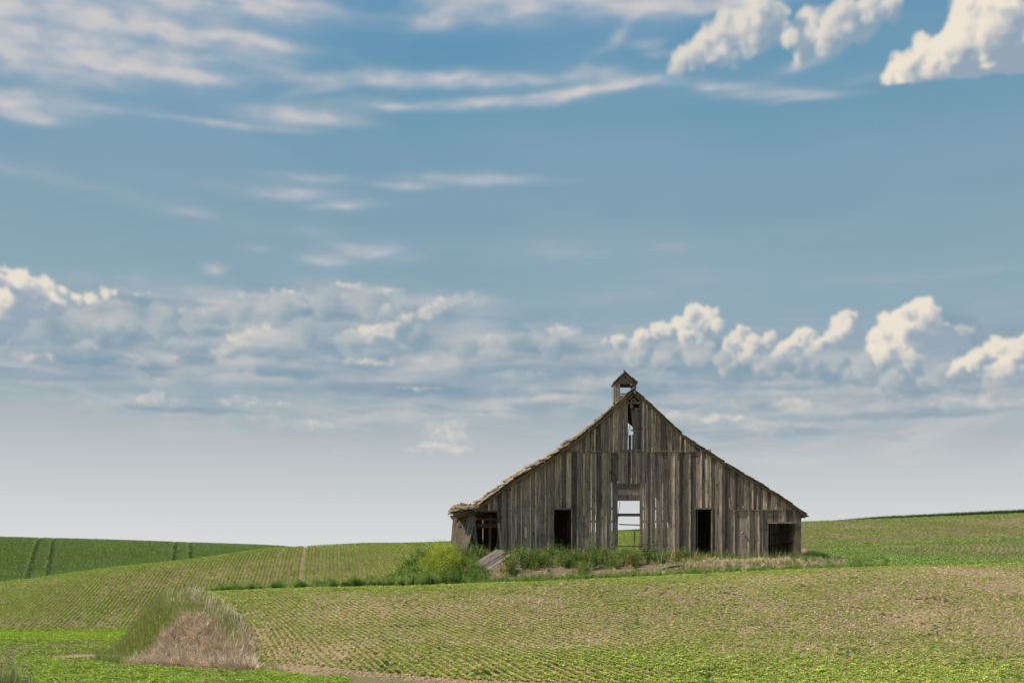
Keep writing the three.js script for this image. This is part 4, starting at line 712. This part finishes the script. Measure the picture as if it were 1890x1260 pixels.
// --- striped field rising behind, left of the barn
{
  const spots = [], spotsR = [];
  const dx = -0.17;                                   // the rows run away and a little to the left
  for (let s = -34; s < 22; s += 0.225) for (let z = 52; z < 96;) {
    z += rr(0.05, 0.12);
    const x0 = s + dx * (z - 62), u = U(x0, z); if (u < -40 || u > 1240 || z > ridgeZ(u) + 3) continue;
    if (Math.abs(u - (551 + (z - 56) * 0.6 + 3 * noise(z * 0.5, 2))) < 1.3 + (z - 56) * 0.16 && rnd() < 0.93) continue;                        // the bare strip up to the ridge
    const x = x0 + rr(-0.02, 0.02); if (region(x, z) !== 'back_field') continue;
    const patch = fbm(x / 6, z / 8 + 5, 3), crest = 1 - sstep(0, 4, ridgeZ(u) - z), weak = fbm(s * 1.1, 3, 3);
    if (rnd() > 0.82 + 0.5 * patch + 0.6 * crest + 0.5 * weak) continue;
    spots.push([x, z, rr(1.1, 1.7), tone([0.26, 0.38, 0.06], [0.4, 0.5, 0.09])]);
  }
  scatter('row_crop', seedling(5, 0.06, 0.075, 0.042), greenLeaf, spots, 'straight rows of young crop climbing the ridge left of the barn', 'row crop');
  // right of the barn: rows that come down from the low crest and bend away to the left, then broad contour sowing above
  for (let X0 = 12; X0 < 56; X0 += 0.29) for (let k = 0; k < 420; k++) {
    const t = k / 420 * 1.0, r = 13 * (0.8 + 0.02 * (X0 - 12)), ph = t * 1.5, x0 = X0 - r * 1.6 * (1 - Math.cos(ph)), z = 65.5 - r * 1.25 * Math.sin(ph);
    const u = U(x0, z); if (u < 1490 || u > 1960 || z < crestZ(u) + 0.6) continue; const x = x0 + rr(-0.06, 0.06), zz = z + rr(-0.06, 0.06);
    if (region(x, zz) !== 'back_field' && region(x, zz) !== 'front_field') continue;
    if (rnd() > 0.6 + 0.7 * fbm(x / 4, zz / 4, 3) + 0.3 * (1 - t)) continue;
    spotsR.push([x, zz, rr(0.8, 1.25), tone([0.2, 0.34, 0.07], [0.3, 0.42, 0.1])]);
  }
  for (let i = 0; i < 30000; i++) { const z = rr(42, 58), u = rr(1500, 1950), x = (u - CX) / F * z; if (z < crestZ(u) - 0.2 || z > crestZ(u) + 13) continue; if (rnd() > -0.1 + 0.6 * fbm(x / 3, z / 2, 3) + 0.45 * (1 - sstep(0.3, 1.6, z - crestZ(u)))) continue; if (region(x, z) === 'barnyard') continue; spotsR.push([x, z, rr(0.7, 1.2), tone([0.22, 0.34, 0.07], [0.36, 0.44, 0.1])]); }
  for (let z = 65.5; z < 101; z += 0.24) for (let u = 1240; u < 1960;) {
    u += rr(1.4, 3.6); const x = (u - CX) / F * z, zz = z + rr(-0.03, 0.03) + 0.5 * Math.sin(x * 0.35 + z * 0.1); if (zz > ridgeZ(u) + 1 || region(x, zz) !== 'back_field') continue;
    const patch = fbm(x / 7 + 3, zz / 3, 4), crest = 1 - sstep(0, 7, ridgeZ(u) - zz);
    if (rnd() > 0.62 + 0.6 * patch + 0.6 * crest) continue;
    spotsR.push([x, zz, rr(0.8, 1.4), tone([0.22, 0.35, 0.06], [0.34, 0.45, 0.09])]);
  }
  scatter('row_crop', seedling(5, 0.06, 0.08, 0.045), greenLeaf, spotsR, 'young crop in curving rows on the slope right of the barn', 'row crop');
}
// --- ripening tall crop along the right skyline
{
  const spots = [];
  for (let i = 0; i < 30000; i++) { const u = rr(1480, 1990), z = ridgeZ(u) + rr(0.8, 8), x = (u - CX) / F * z; const k = sstep(1475, 1640, u); spots.push([x, z, (0.32 + 0.75 * k * (0.7 + 0.3 * sstep(1600, 1890, u))) * rr(0.8, 1.15), tone([0.07, 0.14, 0.04], [0.14, 0.2, 0.06])]); }
  scatter('tall_crop', tuft(7, 0.62, 0.03, 0.25), greenLeaf, spots, 'dark green strip of tall crop along the right skyline', 'crop');
}
// --- wheat on the far hill, with two pairs of wheel tracks left open
{
  const spots = [];
  const track = (x, z) => { for (const [x0, z0, m] of [[-66.6, 155, -0.40], [-47.6, 155, -0.3]]) for (const o of [0, 1.95]) if (Math.abs(x - (x0 + o + m * (z - z0))) < 0.31) return true; return false; };
  for (let i = 0; i < 150000; i++) { const z = 84 + 78 * Math.sqrt(rnd()), u = rr(-60, 640), x = (u - CX) / F * z; if (z < ridgeZ(u) + 6) continue; if (track(x, z)) { spots.push([x, z, rr(0.5, 0.75), tone([0.05, 0.08, 0.03], [0.08, 0.12, 0.045])]); continue; } const q = 0.15 * fbm(x / 14, z / 9, 3); spots.push([x, z, rr(0.75, 1.3), tone([0.2 + q * 0.2, 0.3 + q * 0.3, 0.08], [0.3, 0.4, 0.12], 0.25)]); }
  scatter('wheat', tuft(9, 0.36, 0.06, 0.55), greenLeaf, spots, 'thick dark green wheat on the far left hill', 'wheat');
}
// --- valley floor: bright green young growth
{
  const spots = [];
  for (let z = 25; z < 54; z += 0.16) for (let u = -30; u < 640;) {
    u += rr(1.8, 4.2) * 26 / z + 0.6; const x = (u - CX) / F * z, zz = z + rr(-0.08, 0.08); if (region(x, zz) !== 'valley_floor') continue;
    const d = dirt(x, zz); if (rnd() < d * 1.4) continue; const sparse = 0.86 + 0.5 * fbm(x / 4, zz / 4, 3) - (zz > 33 && zz < 44 ? 0.22 : 0); if (rnd() > sparse) continue;
    const stray = hillEdge(x, zz) > -0.3; spots.push([x, zz, rr(0.7, 1.3) * (stray ? 0.6 : 1) * (1 - 0.5 * clamp(d)), zz > 45 ? tone([0.3, 0.45, 0.035], [0.42, 0.53, 0.06]) : fbm(x / 2.2 + 9, zz / 1.2, 3) + (zz > 32 ? 0.22 : -0.12) > 0.1 ? tone([0.24, 0.32, 0.07], [0.42, 0.44, 0.13], 0.3) : tone([0.27, 0.41, 0.04], [0.42, 0.51, 0.08])]);
  }
  scatter('young_growth', seedling(7, 0.07, 0.09, 0.04), greenLeaf, spots, 'bright lime green young growth on the flat at the lower left', 'ground cover');
}
// --- the bank: green grass on its left flank and top, dead thatch on the face, standing straw round the rim
{
  const green = [], dead = [], straw = [];
  // inside the rim of the dead face?
  const face = (x, z) => { const u = U(x, z), py = HY - ground(x, z) / z * F, k = clamp((1232 - py) / (1232 - 1128)), left = lerp(236, 348, k ** 0.8) + 14 * noise(x * 1.1, z * 1.1) + 8 * noise(x * 3, z * 3), right = lerp(478, 372, clamp((1246 - py) / (1246 - 1128))); return py > 1141 + 10 * noise(x * 2, 4) && u > left && u < right; };
  for (let i = 0; i < 60000; i++) {
    const x = rr(-14.5, -5), z = rr(28, 42), e = hillEdge(x, z); if (e < -0.15 || rowEdge(x, z) > 0.25) continue;
    const f = face(x, z);
    if (f) { if (rnd() < 0.95) { const yaw = rr(-0.5, 0.5); dead.push([x, z, rr(0.6, 1.1), tone([0.48, 0.375, 0.27], [0.82, 0.69, 0.53], 0.4), 1, rr(0, 6.28), 1.15 + rr(-0.3, 0.3), rr(0.1, 0.6)]); } }
    else if (U(x, z) > 372 + (z < 36 ? (36 - z) * 14 : 0) && rnd() < 0.72) { if (U(x, z) < 470 && rnd() < 0.5) dead.push([x, z, rr(0.5, 1.0), tone([0.5, 0.4, 0.27], [0.78, 0.65, 0.48], 0.3), 1, rr(0, 6.28), rr(0, 0.8), rr(-0.2, 0.6)]); }
    else if (rnd() < 0.75) green.push([x, z, rr(0.6, 1.15) * (z < 31 ? 0.5 : 1), tone([0.3, 0.36, 0.1], [0.5, 0.5, 0.17], 0.25)]);
  }
  for (let i = 0; i < 420; i++) {
    const t = rnd(), side = rnd(); let u, py;
    if (side < 0.8) { u = lerp(345, 446, t) + rr(-12, 8); py = lerp(1122, 1230, t) + rr(-8, 6); } else { u = rr(305, 372); py = rr(1118, 1160) ; }
    const z = lerp(36.6, 29.2, clamp((py - 1105) / 135)) + rr(-0.3, 0.3), x = (u - CX) / F * z; if (hillEdge(x, z) < 0.1) continue;
    straw.push([x, z, rr(0.6, 1.25), tone([0.5, 0.41, 0.26], [0.75, 0.62, 0.43], 0.2), 1, rr(0, 6.28), rr(-0.2, 0.4), rr(-0.3, 0.3)]);
  }
  scatter('bank_grass', tuft(9, 0.27, 0.02, 0.22), greenLeaf, green, 'yellowish green grass on the left flank of the bank', 'grass');
  scatter('dead_thatch', tuft(9, 0.42, 0.014, 0.24), dryLeaf, dead, 'flattened dead brown grass on the face of the bank', 'dead grass');
  scatter('standing_straw', tuft(5, 0.42, 0.012, 0.16), dryLeaf, straw, 'pale standing straw round the rim of the dead bank face', 'straw');
}
// --- weed strip between the front field and the field behind
{
  const spots = [], tall = [];
  for (let i = 0; i < 6500; i++) { const u = rr(385, 800), z = crestZ(u) + 0.3 + rr(0, 3.2), x = (u - CX) / F * z; const k = fbm(u / 20, z / 0.9, 3); const h = 0.26 + 0.45 * clamp(0.35 + 0.9 * k) + 0.25 * sstep(600, 760, u); spots.push([x, z, h * rr(0.6, 1.3), k > 0.1 ? tone([0.16, 0.28, 0.06], [0.27, 0.38, 0.1], 0.3) : tone([0.26, 0.36, 0.09], [0.42, 0.48, 0.16], 0.3)]); }
  scatter('weed_strip', weed(0.48, 4, 11, 0.13, 0.045, 0.16), greenLeaf, spots, 'low strip of green weeds along the top edge of the front field', 'weeds');
}
// --- weeds round the barn
const onPanel = (x, z) => { const t = clamp((z - 43.3) / 3.4), d = x - lerp(-1.65, -0.42, t); return z > 42.6 && z < 47 && d > -0.75 && d < 0.7; };
{
  const tall = [], yel = [], dry = [], dark = [];
  for (let i = 0; i < 6500; i++) {                    // thicket at the left corner
    const u = rr(690, 915), z = rr(38.6, 51.2), x = (u - CX) / F * z, m = 1 - Math.hypot((u - 812) / (u < 812 ? 112 : 92), (z - 44.4) / 6.6) + 0.35 * fbm(u / 30, z / 2.2, 3);
    if (m < 0.05 || (u > 846 && z > 47.8 - (u - 846) * 0.05) || rnd() > 0.25 + 1.3 * m) continue;
    const clump = fbm(u / 16 + 8, z / 1.1, 3), core = Math.hypot((u - 822) / 58, (z - 44.8) / 4) + 0.6 * clump;
    const sz = (u > 838 && z > 44.6 ? 0.55 : 1) * rr(0.55, 1.3) * (0.3 + 0.85 * clamp(m * 1.4)) * (0.8 + 0.7 * clump);
    if (core < 0.95 && rnd() < 0.85) yel.push([x, z, sz, tone([0.32, 0.4, 0.05], [0.6, 0.59, 0.09], 0.35)]); else tall.push([x, z, sz * 1.25, clump > 0.15 ? tone([0.14, 0.24, 0.05], [0.22, 0.32, 0.07], 0.3) : tone([0.24, 0.34, 0.07], [0.42, 0.5, 0.13], 0.3)]);
  }
  for (let i = 0; i < 5200; i++) {                    // along the foot of the front wall
    const u = rr(850, 1482), z = rr(41.8, 49.75), x = (u - CX) / F * z, r = sstep(1130, 1400, u), clump = fbm(u / 15 + 5, z / 0.9, 3), front = lerp(43.2, 47.8, r) + 1.6 * noise(u / 26, 3) - 1.0 * clump, m = sstep(front, front + 1.8, z);
    if (rnd() > m * (0.8 - 0.25 * r) + 0.02 || clump < -0.3) continue;
    if (onPanel(x, z)) continue;                                                     // where the fallen panel lies
    const h = lerp(0.66, 0.4, r) * (0.4 + 1.5 * clamp(0.3 + clump)) * rr(0.5, 1.25) * (rnd() < 0.05 ? 1.5 : 1);
    const t = rnd() < 0.2 ? tone([0.26, 0.28, 0.06], [0.38, 0.32, 0.1]) : clump > 0.15 ? tone([0.1, 0.2, 0.045], [0.18, 0.28, 0.065], 0.3) : tone([0.19, 0.29, 0.06], [0.36, 0.44, 0.12], 0.3);
    tall.push([x, z, h, t]);
  }
  for (let i = 0; i < 300; i++) { const u = rr(1478, 1536), z = rr(48.4, 52.4), x = (u - CX) / F * z, m = 1 - Math.hypot((u - 1500) / 36, (z - 50.3) / 1.8) + 0.4 * noise(u / 7, z); if (m < 0.05) continue; dark.push([x, z, rr(0.2, 0.75) * (0.3 + m), tone([0.09, 0.18, 0.05], [0.2, 0.3, 0.09], 0.3)]); }
  for (let i = 0; i < 9000; i++) {                    // dead grass in front of the weeds
    const u = rr(880, 1600), zc = crestZ(u), z = rr(zc + 2.5, u > 1470 ? 51.5 : 48.5), x = (u - CX) / F * z;
    const m = fbm(u / 30, z / 1.1 + 8, 4) + 0.42 * sstep(1120, 1300, u) - 0.9 * sstep(1480, 1590, u) - (z > 47.5 && u < 1440 ? 0.3 : 0); if (m < 0.1 || rnd() > 0.05 + 0.85 * m) continue;
    dry.push([x, z, rr(0.35, 1.0), tone([0.38, 0.29, 0.15], [0.62, 0.52, 0.3], 0.3), 0.45, rr(0, 6.28), rr(-1, 1), rr(-1, 1)]);
  }
  for (let i = 0; i < 6000; i++) { const u = rr(870, 1640), zc = crestZ(u), z = rr(zc + 0.7, zc + (u > 1480 ? 9 : 5)), x = (u - CX) / F * z, k = fbm(u / 34 + 31, z / 0.9, 3); if (k < 0.08 && z > zc + 1.3) continue; if (rnd() > 0.55) continue; if (onPanel(x, z)) continue; tall.push([x, z, rr(0.12, 0.42), tone([0.14, 0.28, 0.045], [0.3, 0.42, 0.09], 0.3)]); }
  scatter('barn_weeds', weed(0.62, 5, 14, 0.13, 0.042, 0.2), greenLeaf, tall, 'dense dark green weeds along the foot of the barn', 'weeds');
  scatter('flowering_weeds', weed(0.85, 6, 16, 0.1, 0.03, 0.22), greenLeaf, yel, 'yellow green flowering weeds at the left corner of the barn', 'weeds');
  scatter('corner_weeds', weed(0.6, 6, 13, 0.13, 0.042, 0.2), greenLeaf, dark, 'dark green clump of weeds by the right corner of the barn', 'weeds');
  scatter('dry_grass', tuft(10, 0.3, 0.016, 0.3), dryLeaf, dry, 'tan dead grass lying in front of the barn weeds', 'dead grass');
  const stalks = [];
  for (let i = 0; i < 420; i++) { const u = rr(860, 1480), z = rr(44.5, 49.6), x = (u - CX) / F * z; if (onPanel(x, z) || fbm(u / 25, z, 2) < 0) continue; stalks.push([x, z, rr(0.6, 1.3) * lerp(1, 0.65, sstep(1100, 1400, u)), rnd() < 0.5 ? tone([0.3, 0.22, 0.1], [0.5, 0.4, 0.22], 0.3) : tone([0.2, 0.28, 0.08], [0.4, 0.42, 0.14], 0.3), 1.4]); }
  scatter('dead_stalks', tuft(3, 0.6, 0.012, 0.12), dryLeaf, stalks, 'thin dead stalks standing among the weeds before the barn', 'dead stalks');
}
// --- grass clumps in the nearest corner
function grassClump(px, py, z, w, h, n, label, heads) {
  const g = group('grass_clump', { label, category: 'grass clump', group: undefined }); delete g.userData.group;
  const x = (px - CX) / F * z, y = ground(x, z); g.position.set(x, y, -z);
  const a = [], b = [];
  for (let i = 0; i < n; i++) { const q = rr(-w, w), k = Math.exp(-(q * q) / (w * w) * 1.2); const hh = h * k * rr(0.5, 1.1); blade(a, V3(q, -0.05, rr(-0.3, 0.3)), rr(0, 6.28), hh, hh * rr(0.1, 0.4), 0.013); if (rnd() < heads) { const hx = q + rr(0, 0.12) * hh, zz = rr(-0.25, 0.25); for (let j = 0; j < 9; j++) leaf(b, V3(hx + j * 0.006, hh * 1.02 + j * 0.02, zz), rr(0, 6.28), rr(0.5, 1.2), 0.05, 0.014, 0); blade(b, V3(hx, hh * 0.4, zz), 0, hh * 0.62, 0.02, 0.007); } }
  mesh('blades', soup(a), new THREE.MeshPhysicalMaterial({ color: new THREE.Color().setRGB(0.36, 0.4, 0.14), roughness: 0.85, transmission: 0.3, side: THREE.DoubleSide }), g);
  if (b.length) mesh('seed_heads', soup(b), new THREE.MeshStandardMaterial({ color: new THREE.Color().setRGB(0.34, 0.23, 0.18), roughness: 0.9, side: THREE.DoubleSide }), g);
}
grassClump(6, 1268, 21, 0.55, 0.95, 1300, 'tall grass clump with reddish seed heads in the bottom left corner', 0.09);
grassClump(125, 1290, 20, 0.4, 0.42, 300, 'short clump with brown seed heads at the lower left edge', 0.12);
grassClump(400, 1290, 20, 0.55, 0.52, 320, 'wide clump with brown seed heads below the bank', 0.14);
grassClump(575, 1262, 25.5, 0.35, 0.2, 260, 'low dark green tuft at the bottom edge beside the dirt track', 0);

function spotAt(px, py, from = 38, to = 52) { let z = from; for (let k = from; k < to; k += 0.05) { const x = (px - CX) / F * k; z = k; if (HY - ground(x, k) / k * F <= py) break; } const x = (px - CX) / F * z; return V3(x, ground(x, z), -z); }
// ------------------------------------------------------------------ loose timber and stones
{
  const panel = group('fallen_wall_panel', { label: 'fallen panel of grey planks lying in the weeds by the left doorway', category: 'wooden panel' });
  const p = spotAt(868, 1066), q = spotAt(927, 1034); p.y += 0.14; q.y += 0.3; panel.position.copy(p); const d = q.clone().sub(p), side = V3(0.8, -0.3, 0.3).normalize(), up = new THREE.Vector3().crossVectors(d, side).normalize(); if (up.y < 0) up.negate();
  for (let i = 0; i < 5; i++) { const o = side.clone().multiplyScalar((i - 2) * 0.15), s0 = rr(-0.12, 0.05), s1 = rr(0.9, 1.1); mesh('plank', timber(o.clone().addScaledVector(d, s0).addScaledVector(up, rr(0, 0.03)), o.clone().addScaledVector(d, s1).addScaledVector(up, rr(0, 0.03)), 0.142, 0.024, up), woods[[5, 1, 12, 7, 9][i]], panel); }
  mesh('cleat', timber(side.clone().multiplyScalar(-0.5).addScaledVector(d, 0.25).addScaledVector(up, -0.03), side.clone().multiplyScalar(0.5).addScaledVector(d, 0.25).addScaledVector(up, -0.03), 0.1, 0.03, up), darkWood, panel);
}
function loosePlank(x0, y0, x1, y1, w, label, k) {
  const at = (px, py) => { let z = 39; for (let s = 39; s < 50; s += 0.05) { const x = (px - CX) / F * s; if (HY - ground(x, s) / s * F <= py) { z = s; break; } } const x = (px - CX) / F * z; return V3(x, ground(x, z) + 0.05, -z); };
  const a = at(x0, y0), b = at(x1, y1), g = group('loose_plank', { label, category: 'plank' }); g.position.copy(a);
  const d = b.clone().sub(a); mesh('plank', timber(V3(0, 0, 0), d, w, 0.035), woods[k], g);
  mesh('split_end', timber(d.clone().multiplyScalar(0.97).add(V3(0, 0.012, w * 0.2)), d.clone().multiplyScalar(1.06).add(V3(0, 0.015, w * 0.25)), w * 0.35, 0.018), woods[k], g);
}
loosePlank(1222, 1051, 1262, 1042.5, 0.16, 'grey plank lying aslant in the dead grass, left of the other loose planks', 3);
loosePlank(1270, 1047.5, 1310, 1048.5, 0.1, 'short level plank in the dead grass below the right doorway', 2);
loosePlank(1300, 1045, 1348, 1050, 0.09, 'thin plank in the dead grass right of the doorway planks', 9);
loosePlank(1172, 1044, 1204, 1041, 0.14, 'dark plank half hidden in weeds below the cart opening', 3);
function stone(name, px, py, r, rgb, label, category, seed) {
  let z = 25; for (let s = 25; s < 56; s += 0.05) { const x = (px - CX) / F * s; if (HY - ground(x, s) / s * F <= py) { z = s; break; } }
  const x = (px - CX) / F * z, g = new THREE.IcosahedronGeometry(r, 2), p = g.attributes.position;
  for (let i = 0; i < p.count; i++) { const v = V3(p.getX(i), p.getY(i), p.getZ(i)), n = 1 + 0.45 * noise(v.x / r * 1.3 + seed, v.y / r * 1.3 + v.z / r * 0.9); p.setXYZ(i, v.x * n * 1.25, v.y * n * 0.75, v.z * n); }
  g.computeVertexNormals(); const m = mesh(name, g, new THREE.MeshStandardMaterial({ color: new THREE.Color().setRGB(...rgb), map: earthMap, roughness: 0.95 }), scene, { label, category }); m.position.set(x, ground(x, z) + r * 0.35, -z);
}
stone('rock', 1411, 1046.5, 0.1, [0.75, 0.72, 0.66], 'pale rock on the dead grass in front of the barn', 'rock', 3);
stone('earth_clod', 140, 1187, 0.11, [0.2, 0.14, 0.1], 'dark clod of earth on the green flat, right of a smaller pair', 'clod', 9);
stone('earth_clod', 126, 1187, 0.07, [0.2, 0.14, 0.1], 'small dark clod of earth left of the bigger clod', 'clod', 14);
stone('earth_clod', 44, 1186, 0.07, [0.22, 0.16, 0.11], 'lone dark clod near the left edge of the green flat', 'clod', 21);
stone('earth_clod', 313, 1250, 0.06, [0.16, 0.11, 0.1], 'dark clod on the green flat just below the bank', 'clod', 27);

scene.add(camera);
renderer.render(scene, camera);
